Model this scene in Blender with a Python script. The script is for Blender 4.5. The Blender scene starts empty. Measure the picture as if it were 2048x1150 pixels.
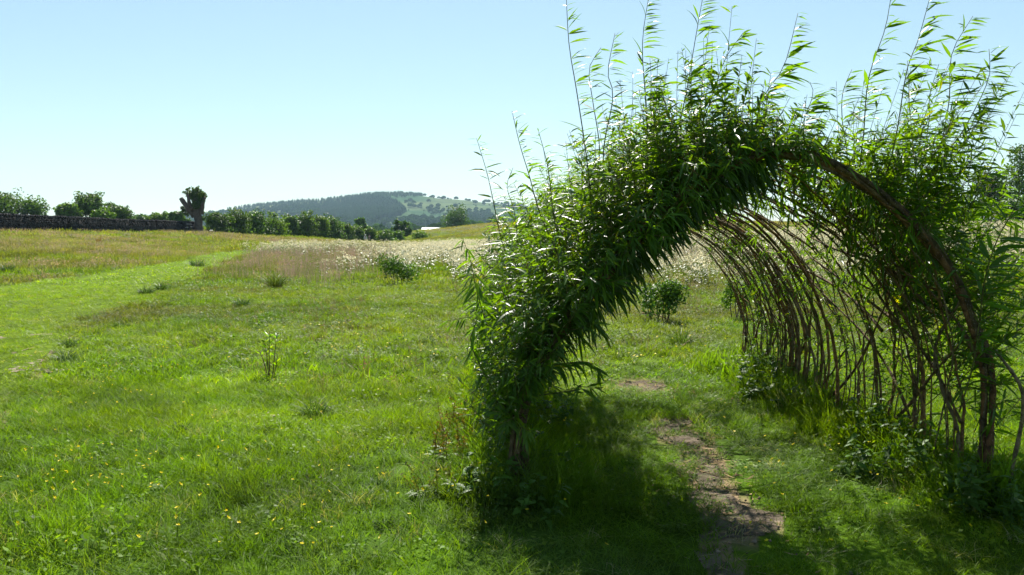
import bpy, math, random
import numpy as np
from mathutils import Vector, Matrix, Euler

SC = bpy.context.scene
COL = SC.collection
rng = np.random.default_rng(7)
random.seed(7)

# ------------------------------------------------------------------ camera, sky, sun, exposure
EYE = 1.6
F_PX, CX, CY = 1593.0, 1024.0, 575.0
PITCH = math.atan((575.0 - 458.0) / F_PX)
cam_data = bpy.data.cameras.new('camera')
cam = bpy.data.objects.new('camera', cam_data)
COL.objects.link(cam)
cam.location = (0, 0, EYE)
cam.rotation_euler = (math.pi / 2 - PITCH, 0, 0)
cam_data.sensor_width = 36.0
cam_data.lens = 36.0 * F_PX / 2048.0
cam_data.clip_start = 0.05
cam_data.clip_end = 12000.0
SC.camera = cam

SUN_EL, SUN_AZ = 48.0, -2.5          # azimuth measured from straight ahead, negative = towards -x
world = bpy.data.worlds.new('World')
SC.world = world
world.use_nodes = True
wn = world.node_tree
bg = wn.nodes['Background']
sky = wn.nodes.new('ShaderNodeTexSky')
sky.sky_type = 'NISHITA'
sky.sun_disc = False
sky.sun_elevation = math.radians(SUN_EL)
sky.sun_rotation = math.radians(SUN_AZ)
sky.altitude = 60.0
sky.air_density = 1.0
sky.dust_density = 0.2
sky.ozone_density = 1.3
sky_gam = wn.nodes.new('ShaderNodeGamma')                # the photograph's soft sky contrast and cool white balance
sky_gam.inputs['Gamma'].default_value = 0.72
sky_wb = wn.nodes.new('ShaderNodeMix'); sky_wb.data_type = 'RGBA'; sky_wb.blend_type = 'MULTIPLY'
sky_wb.inputs[0].default_value = 1.0
sky_wb.inputs[7].default_value = (0.93, 1.06, 1.04, 1)
wn.links.new(sky.outputs['Color'], sky_gam.inputs['Color'])
wn.links.new(sky_gam.outputs['Color'], sky_wb.inputs[6])
wn.links.new(sky_wb.outputs[2], bg.inputs['Color'])
bg.inputs['Strength'].default_value = 0.086

sd = bpy.data.lights.new('sun', 'SUN')
sd.energy = 5.0
sd.angle = math.radians(0.55)
sd.color = (1.0, 0.95, 0.86)
sun = bpy.data.objects.new('sun', sd)
COL.objects.link(sun)
to_sun = Vector((math.sin(math.radians(SUN_AZ)) * math.cos(math.radians(SUN_EL)),
                 math.cos(math.radians(SUN_AZ)) * math.cos(math.radians(SUN_EL)),
                 math.sin(math.radians(SUN_EL))))
sun.rotation_euler = to_sun.to_track_quat('Z', 'Y').to_euler()
sun.location = (0, 0, 30)

vs = SC.view_settings
vs.view_transform = 'Standard'
vs.look = 'None'
vs.exposure = 1.38
vs.gamma = 1.0
vs.use_curve_mapping = False
SC.render.engine = 'CYCLES'
SC.cycles.max_bounces = 8
SC.cycles.diffuse_bounces = 3
SC.cycles.glossy_bounces = 2
SC.cycles.transmission_bounces = 4
SC.cycles.transparent_max_bounces = 4
SC.cycles.volume_bounces = 0
SC.cycles.use_denoising = True
SC.cycles.use_adaptive_sampling = True
SC.cycles.adaptive_threshold = 0.02

# ------------------------------------------------------------------ small helpers
def sstep(a, b, x):
    t = np.clip((np.asarray(x, float) - a) / (b - a), 0, 1)
    return t * t * (3 - 2 * t)

def hash2(i, j, seed):
    h = (i * 374761393 + j * 668265263 + seed * 1442695041).astype(np.int64) & 0xffffffff
    h = ((h ^ (h >> 13)) * 1274126177) & 0xffffffff
    h = (h ^ (h >> 16)) & 0xffffffff
    return h / 4294967295.0

def vnoise(x, y, scale=1.0, seed=0):
    x = np.asarray(x, float) / scale; y = np.asarray(y, float) / scale
    i = np.floor(x).astype(np.int64); j = np.floor(y).astype(np.int64)
    fx = x - i; fy = y - j
    fx = fx * fx * (3 - 2 * fx); fy = fy * fy * (3 - 2 * fy)
    return ((hash2(i, j, seed) * (1 - fx) + hash2(i + 1, j, seed) * fx) * (1 - fy)
            + (hash2(i, j + 1, seed) * (1 - fx) + hash2(i + 1, j + 1, seed) * fx) * fy)

def fbm(x, y, scale, seed=0, n=3):
    s = 0; a = 0.5; t = 0
    for k in range(n):
        s = s + a * vnoise(x, y, scale / 2 ** k, seed + 17 * k); t += a; a *= 0.55
    return s / t

def unit(a):
    return a / np.maximum(np.linalg.norm(a, axis=-1, keepdims=True), 1e-9)

def ray(u, v):
    a, b = (u - CX) / F_PX, -(v - CY) / F_PX
    return np.array([a, math.cos(PITCH) + b * math.sin(PITCH), -math.sin(PITCH) + b * math.cos(PITCH)])

def at(u, v, y):
    """the point seen at photograph pixel (u, v) at distance y ahead"""
    d = ray(u, v)
    return np.array([0, 0, EYE]) + d * (y / d[1])

def mesh_np(name, verts, faces, smooth=False):
    """faces: (n,3) or (n,4) int array"""
    me = bpy.data.meshes.new(name)
    verts = np.asarray(verts, np.float32); faces = np.asarray(faces, np.int32)
    n, k = faces.shape
    me.vertices.add(len(verts)); me.vertices.foreach_set('co', verts.ravel())
    me.loops.add(n * k); me.loops.foreach_set('vertex_index', faces.ravel())
    me.polygons.add(n)
    me.polygons.foreach_set('loop_start', np.arange(0, n * k, k, dtype=np.int32))
    me.polygons.foreach_set('loop_total', np.full(n, k, np.int32))
    if smooth:
        me.polygons.foreach_set('use_smooth', np.ones(n, bool))
    me.update(calc_edges=True)
    return me

def link(name, me, mat=None, parent=None, loc=None):
    o = bpy.data.objects.new(name, me)
    COL.objects.link(o)
    if mat is not None and me is not None and not me.materials:
        me.materials.append(mat)
    if parent is not None:
        o.parent = parent
    if loc is not None:
        o.location = loc
    return o

def tag(o, label, cat=None, group=None, kind=None):
    if label: o['label'] = label
    if cat: o['category'] = cat
    if group: o['group'] = group
    if kind: o['kind'] = kind
    return o

def empty(name, loc, label, cat, group=None):
    o = bpy.data.objects.new(name, None)
    COL.objects.link(o)
    o.location = loc
    o.empty_display_size = 0.2
    return tag(o, label, cat, group)

def add_tint(me, cols):
    a = me.attributes.new('tint', 'FLOAT_COLOR', 'POINT')
    c = np.ones((len(cols), 4), np.float32); c[:, :3] = cols
    a.data.foreach_set('color', c.ravel())

class Geo:
    """collects triangles with a colour per vertex"""
    def __init__(self): self.v = []; self.f = []; self.c = []; self.n = 0
    def add(self, v, f, col=None):
        v = np.asarray(v, float).reshape(-1, 3); f = np.asarray(f, int)
        if f.shape[1] == 4:
            f = np.concatenate([f[:, [0, 1, 2]], f[:, [0, 2, 3]]])
            f = f[(f[:, 0] != f[:, 1]) & (f[:, 1] != f[:, 2]) & (f[:, 0] != f[:, 2])]
        self.v.append(v); self.f.append(f + self.n); self.n += len(v)
        col = np.ones(3) if col is None else np.asarray(col, float)
        self.c.append(np.broadcast_to(col, (len(v), 3)) if col.ndim == 1 else col)
    def mesh(self, name, smooth=True, tint=True):
        me = mesh_np(name, np.concatenate(self.v), np.concatenate(self.f), smooth)
        if tint: add_tint(me, np.concatenate(self.c))
        return me

def tube(pts, rad, k=6, cap=True, wob=0.0, rg=None):
    """swept tube: verts, quads->tris"""
    pts = np.asarray(pts, float); n = len(pts)
    rad = np.broadcast_to(np.asarray(rad, float), (n,))
    tan = unit(np.gradient(pts, axis=0))
    ref = np.array([0, 0, 1.0]) if abs(tan[0][2]) < 0.9 else np.array([1.0, 0, 0])
    V = []
    a = unit(np.cross(tan[0], ref))
    for i in range(n):
        a = a - tan[i] * np.dot(a, tan[i]); a = a / max(np.linalg.norm(a), 1e-9)
        b = np.cross(tan[i], a)
        th = np.arange(k) * 2 * math.pi / k
        r = rad[i] * (1 + (wob * (rg.random(k) - 0.5) if rg is not None else 0))
        V.append(pts[i] + (np.cos(th) * r)[:, None] * a + (np.sin(th) * r)[:, None] * b)
    V = np.concatenate(V)
    i = np.arange(n - 1)[:, None] * k; j = np.arange(k)[None, :]; jn = (j + 1) % k
    q = np.stack([(i + j), (i + jn), (i + k + jn), (i + k + j)], -1).reshape(-1, 4)
    f = np.concatenate([q[:, [0, 1, 2]], q[:, [0, 2, 3]]])
    if cap:
        V = np.vstack([V, pts[0], pts[-1]])
        c0, c1 = n * k, n * k + 1
        jj = np.arange(k); jn = (jj + 1) % k
        f = np.concatenate([f, np.stack([np.full(k, c0), jn, jj], -1),
                            np.stack([np.full(k, c1), (n - 1) * k + jj, (n - 1) * k + jn], -1)])
    return V, f

def catmull(P, n):
    """smooth curve through P resampled to n points by arc length"""
    P = np.asarray(P, float)
    Q = np.vstack([2 * P[0] - P[1], P, 2 * P[-1] - P[-2]])
    out = []
    for i in range(1, len(Q) - 2):
        t = np.linspace(0, 1, 12, endpoint=False)[:, None]
        a, b, c, d = Q[i - 1], Q[i], Q[i + 1], Q[i + 2]
        out.append(0.5 * (2 * b + (c - a) * t + (2 * a - 5 * b + 4 * c - d) * t ** 2 + (3 * b - a - 3 * c + d) * t ** 3))
    out = np.vstack(out + [P[-1:]])
    L = np.concatenate([[0], np.cumsum(np.linalg.norm(np.diff(out, axis=0), axis=1))])
    s = np.linspace(0, L[-1], n)
    return np.stack([np.interp(s, L, out[:, k]) for k in range(3)], -1)

def in_poly(x, y, poly):
    x = np.asarray(x, float); y = np.asarray(y, float)
    inside = np.zeros(x.shape, bool); n = len(poly)
    for i in range(n):
        x0, y0 = poly[i]; x1, y1 = poly[(i + 1) % n]
        if y0 == y1: continue
        c = ((y0 > y) != (y1 > y)) & (x < (x1 - x0) * (y - y0) / (y1 - y0) + x0)
        inside ^= c
    return inside

# ------------------------------------------------------------------ materials
def nodes_of(name):
    m = bpy.data.materials.new(name); m.use_nodes = True
    nt = m.node_tree
    for n in list(nt.nodes): nt.nodes.remove(n)
    out = nt.nodes.new('ShaderNodeOutputMaterial')
    return m, nt, out

def mixcol(nt, blend, a, b, fac=1.0):
    n = nt.nodes.new('ShaderNodeMix'); n.data_type = 'RGBA'; n.blend_type = blend
    n.inputs[0].default_value = fac
    for s, x in ((6, a), (7, b)):
        if isinstance(x, (tuple, list)): n.inputs[s].default_value = (*x[:3], 1)
        else: nt.links.new(x, n.inputs[s])
    return n.outputs[2]

def leaf_material(name, base, instanced=False, trans=0.45, rough=0.4, spec=0.5, under=None, tcol=(1.25, 1.2, 0.55)):
    m, nt, out = nodes_of(name)
    at_ = nt.nodes.new('ShaderNodeAttribute'); at_.attribute_name = 'tint'
    at_.attribute_type = 'INSTANCER' if instanced else 'GEOMETRY'
    col = mixcol(nt, 'MULTIPLY', base, at_.outputs['Color'])
    if under is not None:
        g = nt.nodes.new('ShaderNodeNewGeometry')
        mx = nt.nodes.new('ShaderNodeMix'); mx.data_type = 'RGBA'
        nt.links.new(g.outputs['Backfacing'], mx.inputs[0])
        nt.links.new(col, mx.inputs[6]); mx.inputs[7].default_value = (*under, 1)
        front = mx.outputs[2]
    else:
        front = col
    p = nt.nodes.new('ShaderNodeBsdfPrincipled')
    nt.links.new(front, p.inputs['Base Color'])
    p.inputs['Roughness'].default_value = rough
    p.inputs['Specular IOR Level'].default_value = spec
    t = nt.nodes.new('ShaderNodeBsdfTranslucent')
    nt.links.new(mixcol(nt, 'MULTIPLY', col, tcol), t.inputs['Color'])
    ms = nt.nodes.new('ShaderNodeMixShader'); ms.inputs[0].default_value = trans
    nt.links.new(p.outputs[0], ms.inputs[1]); nt.links.new(t.outputs[0], ms.inputs[2])
    nt.links.new(ms.outputs[0], out.inputs['Surface'])
    return m

def rough_material(name, c0, c1, scale, rough=0.9, bump=0.3, bscale=None, tint=False, stretch=(1, 1, 1), spec=0.2):
    m, nt, out = nodes_of(name)
    tc = nt.nodes.new('ShaderNodeTexCoord'); mp = nt.nodes.new('ShaderNodeMapping')
    mp.inputs['Scale'].default_value = stretch
    nt.links.new(tc.outputs['Object'], mp.inputs['Vector'])
    nz = nt.nodes.new('ShaderNodeTexNoise'); nz.inputs['Scale'].default_value = scale; nz.inputs['Detail'].default_value = 6
    nt.links.new(mp.outputs[0], nz.inputs['Vector'])
    cr = nt.nodes.new('ShaderNodeValToRGB')
    cr.color_ramp.elements[0].position = 0.32; cr.color_ramp.elements[0].color = (*c0, 1)
    cr.color_ramp.elements[1].position = 0.68; cr.color_ramp.elements[1].color = (*c1, 1)
    nt.links.new(nz.outputs['Fac'], cr.inputs[0])
    col = cr.outputs[0]
    if tint:
        a = nt.nodes.new('ShaderNodeAttribute'); a.attribute_name = 'tint'
        col = mixcol(nt, 'MULTIPLY', col, a.outputs['Color'])
    p = nt.nodes.new('ShaderNodeBsdfPrincipled')
    nt.links.new(col, p.inputs['Base Color']); p.inputs['Roughness'].default_value = rough
    p.inputs['Specular IOR Level'].default_value = spec
    if bump:
        n2 = nt.nodes.new('ShaderNodeTexNoise'); n2.inputs['Scale'].default_value = bscale or scale * 3; n2.inputs['Detail'].default_value = 5
        nt.links.new(mp.outputs[0], n2.inputs['Vector'])
        b = nt.nodes.new('ShaderNodeBump'); b.inputs['Strength'].default_value = bump; b.inputs['Distance'].default_value = 0.02
        nt.links.new(n2.outputs['Fac'], b.inputs['Height']); nt.links.new(b.outputs[0], p.inputs['Normal'])
    nt.links.new(p.outputs[0], out.inputs['Surface'])
    return m

M_ground = rough_material('ground_turf', (0.72, 0.72, 0.62), (1.25, 1.25, 1.1), 0.9, 1.0, 0.6, 9, tint=True, spec=0.05)
M_soil = rough_material('trodden_soil', (0.060, 0.047, 0.033), (0.160, 0.126, 0.090), 7.0, 0.95, 0.8, 45, spec=0.1)
M_dry = rough_material('dry_soil', (0.13, 0.105, 0.072), (0.26, 0.215, 0.16), 6.0, 0.95, 0.8, 40, spec=0.05)
M_grass = leaf_material('grass_blades', (1, 1, 1), True, 0.48, 0.52, 0.12, tcol=(1.5, 1.5, 0.33))
M_seed = leaf_material('seed_stems', (1, 1, 1), True, 0.35, 0.6, 0.2, tcol=(1.1, 1.0, 0.9))
M_cream = leaf_material('cream_flower', (1, 1, 1), True, 0.35, 0.8, 0.1, tcol=(1.1, 1.05, 0.9))
M_willow = leaf_material('willow_leaf', (0.046, 0.108, 0.010), False, 0.55, 0.38, 0.34, tcol=(2.6, 2.15, 0.35))
M_bark = rough_material('willow_bark', (0.062, 0.046, 0.028), (0.26, 0.190, 0.108), 22, 0.8, 1.0, 90, tint=True)
M_tree = leaf_material('tree_leaf', (0.068, 0.128, 0.018), False, 0.42, 0.5, 0.3)
M_far = leaf_material('far_tree_leaf', (0.062, 0.115, 0.022), False, 0.25, 0.9, 0.0)
M_trunk = rough_material('tree_bark', (0.05, 0.04, 0.032), (0.12, 0.098, 0.08), 3, 0.9, 0.6, 14, tint=True)
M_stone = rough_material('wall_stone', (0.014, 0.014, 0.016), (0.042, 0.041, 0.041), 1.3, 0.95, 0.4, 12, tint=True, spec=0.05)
M_hill = rough_material('hill_turf', (0.75, 0.75, 0.75), (1.2, 1.2, 1.1), 0.02, 1.0, 0.0, tint=True, spec=0.0)

# ------------------------------------------------------------------ terrain
def zc(u, v, d): p = at(u, v, d); return (p[0], p[1], p[2])
ctrl = [(x, y, 0.0) for x in (-14, -7, 0, 7, 14) for y in (0, 6, 12, 19)]
ctrl += [(x, -25, 0.0) for x in (-30, 0, 30)] + [(-45, 10, 0.4), (45, 10, 0.2), (-60, -10, 0.4), (60, -10, 0.2)]
ctrl += [zc(*c) for c in (
    (0, 545, 30), (0, 505, 46), (0, 470, 60), (0, 458, 70), (-250, 458, 62), (100, 459.5, 77), (200, 461, 85), (300, 462.5, 95), (390, 464, 105),
    (200, 545, 29.5), (200, 505, 48), (200, 478, 68), (390, 500, 60), (390, 480, 82), (560, 508, 58), (560, 492, 80), (560, 476, 110),
    (420, 467, 108), (520, 470, 119), (640, 477, 131), (720, 482, 142), (780, 485, 152), (830, 484, 165), (735, 489.5, 135),
    (800, 507, 60), (800, 495, 90), (900, 490, 100), (870, 475, 150), (880, 457, 192), (970, 460, 150), (970, 447, 192), (1100, 444, 180), (1040, 478, 110),
    (1200, 505, 55), (1200, 480, 95), (1500, 500, 50), (1500, 475, 85), (1800, 500, 42), (1900, 478, 55), (2048, 476, 48), (2048, 458, 68), (1900, 459, 78), (1500, 460, 115), (2300, 460, 55))]
ctrl += [(-55, 130, 2.0), (-75, 160, 2.0), (-40, 180, 0.5), (90, 120, 2.5), (60, 190, 2.0), (0, 215, 0.0)]
CP = np.array(ctrl)
def tps_phi(r): return np.where(r > 1e-9, r ** 2 * np.log(np.maximum(r, 1e-9)), 0)
def tps_fit(P, lam=1.5):
    S = P[:, :2] / 50.0; n = len(P)
    K = tps_phi(np.linalg.norm(S[:, None] - S[None], axis=2)) + lam * 1e-3 * np.eye(n)
    A = np.zeros((n + 3, n + 3)); A[:n, :n] = K
    A[:n, n] = 1; A[:n, n + 1:] = S; A[n, :n] = 1; A[n + 1:, :n] = S.T
    return S, np.linalg.solve(A, np.concatenate([P[:, 2], np.zeros(3)]))
TS, TW = tps_fit(CP)
def ground_z(x, y):
    x = np.atleast_1d(np.asarray(x, float)); y = np.atleast_1d(np.asarray(y, float))
    shp = x.shape; x = x.ravel(); y = y.ravel()
    z = np.zeros(len(x)); r = np.hypot(x, y)
    near = (r < 270)
    xs, ys = x[near] / 50, y[near] / 50
    zz = TW[-3] + TW[-2] * xs + TW[-1] * ys
    for i in range(len(TS)):
        d2 = (xs - TS[i, 0]) ** 2 + (ys - TS[i, 1]) ** 2
        zz += TW[i] * 0.5 * np.where(d2 > 1e-12, d2 * np.log(np.maximum(d2, 1e-12)), 0)
    z[near] = np.clip(zz, -3, 5)
    far = -2.0 - 6.0 * sstep(280, 900, r) - 0.004 * np.maximum(r - 900, 0)
    w = sstep(195, 265, r)
    z = z * (1 - w) + far * w
    z += (fbm(x, y, 3.0, 5, 3) - 0.5) * 0.10 * sstep(1.5, 6, r) + (fbm(x, y, 17.0, 9, 2) - 0.5) * 0.35 * sstep(14, 40, r)
    return z.reshape(shp)
def gz(x, y): return float(ground_z(x, y)[0])
def gp(u, v, ymax=260.0):
    """where the sight line through photograph pixel (u, v) meets the ground"""
    d = ray(u, v); d = d / d[1]
    ys = np.concatenate([np.linspace(2, 30, 560), np.linspace(30.2, ymax, 900)])
    P = np.array([0, 0, EYE]) + d * ys[:, None]
    below = P[:, 2] < ground_z(P[:, 0], P[:, 1])
    i = int(np.argmax(below)) if below.any() else len(ys) - 1
    return np.array([P[i, 0], P[i, 1], gz(P[i, 0], P[i, 1])])
def ground_poly(px): return [tuple(gp(u, v)[:2]) for u, v in px]

TRACK_TOP = [(-160, 600), (0, 572), (150, 556), (250, 541), (380, 517), (480, 503), (600, 491.5), (690, 488)]
TRACK_LOW = [(-160, 900), (0, 835), (100, 705), (200, 640), (285, 598), (390, 553), (490, 512), (600, 497), (690, 491)]
TRACK_T = np.array(ground_poly(TRACK_TOP)); TRACK_L = np.array(ground_poly(TRACK_LOW))
TRACK = [tuple(p) for p in TRACK_T] + [tuple(p) for p in TRACK_L[::-1]]
DIRT = [ground_poly(p) for p in (
    [(1305, 850), (1340, 838), (1395, 842), (1420, 870), (1440, 905), (1390, 912), (1330, 893)],
    [(1355, 935), (1400, 900), (1455, 908), (1490, 960), (1530, 1015), (1548, 1060), (1500, 1100), (1525, 1165), (1425, 1165), (1428, 1080), (1400, 1010), (1366, 965)],
    [(1225, 765), (1290, 757), (1330, 775), (1300, 790), (1250, 785)])]
BARE = [ground_poly(p) for p in ([(32, 750), (48, 722), (70, 694), (106, 676), (104, 700), (78, 735), (60, 752)], [(-30, 850), (-30, 815), (10, 805), (24, 822), (5, 850)],
                                 [(-10, 683), (-10, 674), (45, 670), (60, 676), (30, 682)])]
FLOWER = ground_poly([(500, 508), (600, 496), (720, 488), (860, 482), (960, 478), (1200, 474), (1500, 470), (1800, 466), (2100, 459), (2260, 470), (2100, 565),
                      (1800, 580), (1480, 585), (1400, 615), (1250, 605), (1150, 595), (960, 588), (900, 570), (830, 548), (740, 548), (640, 560), (590, 548), (530, 530)])
PINK = [ground_poly(p) for p in ([(500, 545), (520, 515), (600, 510), (610, 560), (560, 590), (510, 580)], [(640, 540), (650, 505), (760, 502), (760, 545), (700, 555)],
                                 [(1260, 600), (1300, 500), (1480, 505), (1500, 600), (1400, 620)], [(560, 640), (620, 600), (760, 615), (700, 680), (600, 680)], [(860, 640), (930, 610), (960, 700), (900, 720)])]

def near_any(x, y, polys, noise=0.0, scale=0.35, seed=3):
    if noise:
        x = x + (vnoise(x, y, scale, seed) - 0.5) * noise; y = y + (vnoise(x, y, scale, seed + 1) - 0.5) * noise
    r = np.zeros(np.shape(x), bool)
    for p in polys: r |= in_poly(x, y, p)
    return r

def track_mask(x, y):
    n = (vnoise(x, y, 2.5, 21) - 0.5) * 0.8
    return in_poly(x + n, y + n, TRACK)

G_FRESH, G_LIME, G_OLIVE = np.array((0.088, 0.172, 0.008)), np.array((0.130, 0.215, 0.005)), np.array((0.130, 0.190, 0.020))
G_BLUE, G_PINK, G_STRAW = np.array((0.078, 0.142, 0.024)), np.array((0.205, 0.188, 0.135)), np.array((0.26, 0.25, 0.15))
def sward(x, y):
    """what grows where: the colour of the turf at a spot of the field"""
    x = np.asarray(x, float); y = np.asarray(y, float)
    n1 = fbm(x, y, 1.6, 31); n2 = fbm(x, y, 5.0, 32); n3 = fbm(x, y, 14.0, 33)
    c = G_FRESH * np.ones(x.shape + (3,))
    def mix(c, d, w): return c * (1 - w[..., None]) + d * w[..., None]
    c = mix(c, G_LIME, 0.7 * sstep(0.45, 0.65, n1))
    c = mix(c, G_BLUE, 0.75 * sstep(0.52, 0.68, fbm(x, y, 0.9, 34)))
    c = mix(c, G_OLIVE, 0.8 * sstep(0.42, 0.65, n2) * sstep(7, 14, y))
    c = c * (0.62 + 0.76 * fbm(x, y, 0.75, 36))[..., None]
    far = sstep(22, 45, y)
    streak = fbm(x * 0.35, y, 7.0, 35)
    c = mix(c, G_OLIVE, 0.75 * far)
    c = mix(c, G_PINK, far * sstep(0.44, 0.62, streak) * 0.6)
    tr = track_mask(x, y).astype(float)
    rough = sstep(9, 15, y) * (1 - tr) * sstep(0.40, 0.66, fbm(x, y, 2.6, 38))
    c = mix(c, np.array((0.105, 0.105, 0.040)) * np.ones_like(c), rough * 0.65)
    c = c * (1 - 0.14 * sstep(9, 14, y) * sstep(60, 40, y) * (1 - tr))[..., None]
    c = mix(c, mix(G_OLIVE * 0.95 * np.ones_like(c), G_LIME * 0.92, sstep(0.3, 0.6, n1)), tr * 0.9)
    # the freshest growth runs along the upper edge of the mown track
    d = np.full(x.shape, 1e9)
    for a, b in zip(TRACK_T[:-1], TRACK_T[1:]):
        ab = b - a; t = np.clip(((x - a[0]) * ab[0] + (y - a[1]) * ab[1]) / (ab @ ab), 0, 1)
        d = np.minimum(d, np.hypot(x - a[0] - t * ab[0], y - a[1] - t * ab[1]))
    c = mix(c, G_LIME * 1.05, sstep(3.8, 1.0, d - 1.0) * 0.95 * (tr * 0.9 + 0.1 * sstep(1.2, 0.2, d)))
    bank = sstep(0.5, 1.4, ground_z(x, y)) * (x > -20) * (y > 110)
    c = mix(c, G_PINK * 0.9, bank * 0.6)
    return c

# ground sheet
def build_ground():
    ang = np.unique(np.concatenate([np.linspace(-180, -48, 45), np.linspace(-48, 48, 340), np.linspace(48, 180, 45)]))[:-1]
    rad = np.concatenate([[0.4], np.geomspace(1.0, 12, 46), np.geomspace(12.4, 280, 130), np.geomspace(300, 3200, 34)])
    A, R = np.meshgrid(np.radians(ang), rad)
    x = R * np.sin(A); y = R * np.cos(A)
    z = ground_z(x, y)
    nr, na = R.shape
    V = np.stack([x, y, z], -1).reshape(-1, 3)
    i = np.arange(nr - 1)[:, None] * na; j = np.arange(na)[None]; jn = (j + 1) % na
    q = np.stack([i + j, i + jn, i + na + jn, i + na + j], -1).reshape(-1, 4)[:, ::-1]
    V = np.vstack([V, [[0, 0, gz(0, 0)]]])
    c = len(V) - 1
    tri = np.stack([np.full(na, c), np.arange(na), (np.arange(na) + 1) % na], -1)[:, ::-1]
    f = np.concatenate([q[:, [0, 1, 2]], q[:, [0, 2, 3]], tri])
    me = mesh_np('ground', V, f, True)
    cols = sward(V[:, 0], V[:, 1]) * 0.6
    soil = near_any(V[:, 0], V[:, 1], DIRT + BARE, 0.2)
    cols[soil] = (0.2, 0.145, 0.1)
    fl = in_poly(V[:, 0], V[:, 1], FLOWER)
    cols[fl] = cols[fl] * 0.7 + np.array((0.20, 0.20, 0.11)) * 0.3
    add_tint(me, cols)
    o = link('ground', me, M_ground)
    tag(o, 'rough grass meadow floor rising to a wall and a bank', kind='structure')
build_ground()

def patch(name, polys, label, step=0.022, lift=0.006, noise=0.34, mat=None):
    V = []; F = []; n = 0
    for poly in polys:
        P = np.array(poly); x0, y0 = P.min(0) - 0.2; x1, y1 = P.max(0) + 0.2
        nx = int((x1 - x0) / step) + 2; ny = int((y1 - y0) / step) + 2
        X, Y = np.meshgrid(np.linspace(x0, x1, nx), np.linspace(y0, y1, ny))
        keep = near_any(X, Y, [poly], noise)
        Z = ground_z(X, Y) + lift + (fbm(X, Y, 0.12, 71) - 0.5) * 0.030 + (vnoise(X, Y, 0.045, 72) - 0.5) * 0.012
        k = keep[:-1, :-1] & keep[1:, 1:] & keep[1:, :-1] & keep[:-1, 1:]
        i, j = np.nonzero(k)
        q = np.stack([i * nx + j, i * nx + j + 1, (i + 1) * nx + j + 1, (i + 1) * nx + j], -1)
        V.append(np.stack([X, Y, Z], -1).reshape(-1, 3)); F.append(q + n); n += X.size
    V = np.concatenate(V); F = np.concatenate(F)
    used, inv = np.unique(F, return_inverse=True)
    o = link(name, mesh_np(name, V[used], inv.reshape(F.shape), True), mat or M_soil)
    return tag(o, label, kind='structure')
patch('dirt_path', DIRT, 'worn bare earth path through the willow tunnel')
patch('bare_earth', BARE, 'patch of dry bare soil worn in the mown track', 0.03, 0.014, 0.7, M_dry)

def build_track():
    n, m = 110, 10
    T = catmull(np.c_[TRACK_T, np.zeros(len(TRACK_T))], n)[:, :2]; L = catmull(np.c_[TRACK_L, np.zeros(len(TRACK_L))], n)[:, :2]
    t = np.linspace(0, 1, m)[None, :, None]
    P = T[:, None] * (1 - t) + L[:, None] * t
    x, y = P[..., 0], P[..., 1]
    V = np.stack([x, y, ground_z(x, y) + 0.012 + 0.0006 * y], -1).reshape(-1, 3)
    i = np.arange(n - 1)[:, None] * m; j = np.arange(m - 1)[None]
    q = np.stack([i + j, i + m + j, i + m + j + 1, i + j + 1], -1).reshape(-1, 4)[:, ::-1]
    me = mesh_np('grass_track', V, q, True)
    add_tint(me, sward(V[:, 0], V[:, 1]) * 0.55)  # sheet colour darkened to stand in for the blades' self-shadow
    nrm = me.polygons[0].normal
    if nrm.z < 0: me.flip_normals()
    tag(link('grass_track', me, M_ground), 'mown bright green grass track curving across the field', kind='structure')
build_track()

# ------------------------------------------------------------------ haze
m, nt, out = nodes_of('haze_air')
pv = nt.nodes.new('ShaderNodeVolumePrincipled')
pv.inputs['Color'].default_value = (0.56, 0.80, 1.0, 1)
pv.inputs['Density'].default_value = 0.00012
pv.inputs['Anisotropy'].default_value = 0.0
nt.links.new(pv.outputs[0], out.inputs['Volume'])
hv = np.array([(x, y, z) for z in (-30.0, 160.0) for y in (-3400.0, 3400.0) for x in (-3400.0, 3400.0)])
hf = np.array([(0, 2, 3, 1), (4, 5, 7, 6), (0, 1, 5, 4), (2, 6, 7, 3), (0, 4, 6, 2), (1, 3, 7, 5)])
tag(link('haze', mesh_np('haze', hv, hf), m), 'thin blue summer haze over the valley', kind='stuff')

# ------------------------------------------------------------------ hill and its woods
RIDGE = [(-500, 452), (100, 445), (280, 434), (400, 423), (470, 415), (520, 408), (590, 400.5), (640, 398), (700, 391), (745, 386), (800, 384.5), (840, 388),
         (880, 394), (920, 396), (960, 401), (1040, 408), (1150, 419), (1400, 438), (1900, 452)]
RU = np.array([r[0] for r in RIDGE]); RV = np.array([r[1] for r in RIDGE])
Y0, Y1 = 1050.0, 2200.0
def hill_z(x, y):
    u = CX + x / np.maximum(y, 1) * F_PX
    top = EYE + (458 - np.interp(u, RU, RV)) / F_PX * Y1 - 5
    t = np.clip((y - Y0) / (Y1 - Y0), 0, 1.4)
    prof = np.where(t < 1, 0.62 * t + 0.38 * t * t * (3 - 2 * t), 1 - (t - 1) * 0.8)
    base = -14.0
    h = base + (top - base) * prof
    return h + (fbm(x, y, 260, 41, 4) - 0.5) * 26 * np.sin(np.clip(t, 0, 1) * math.pi)
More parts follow.
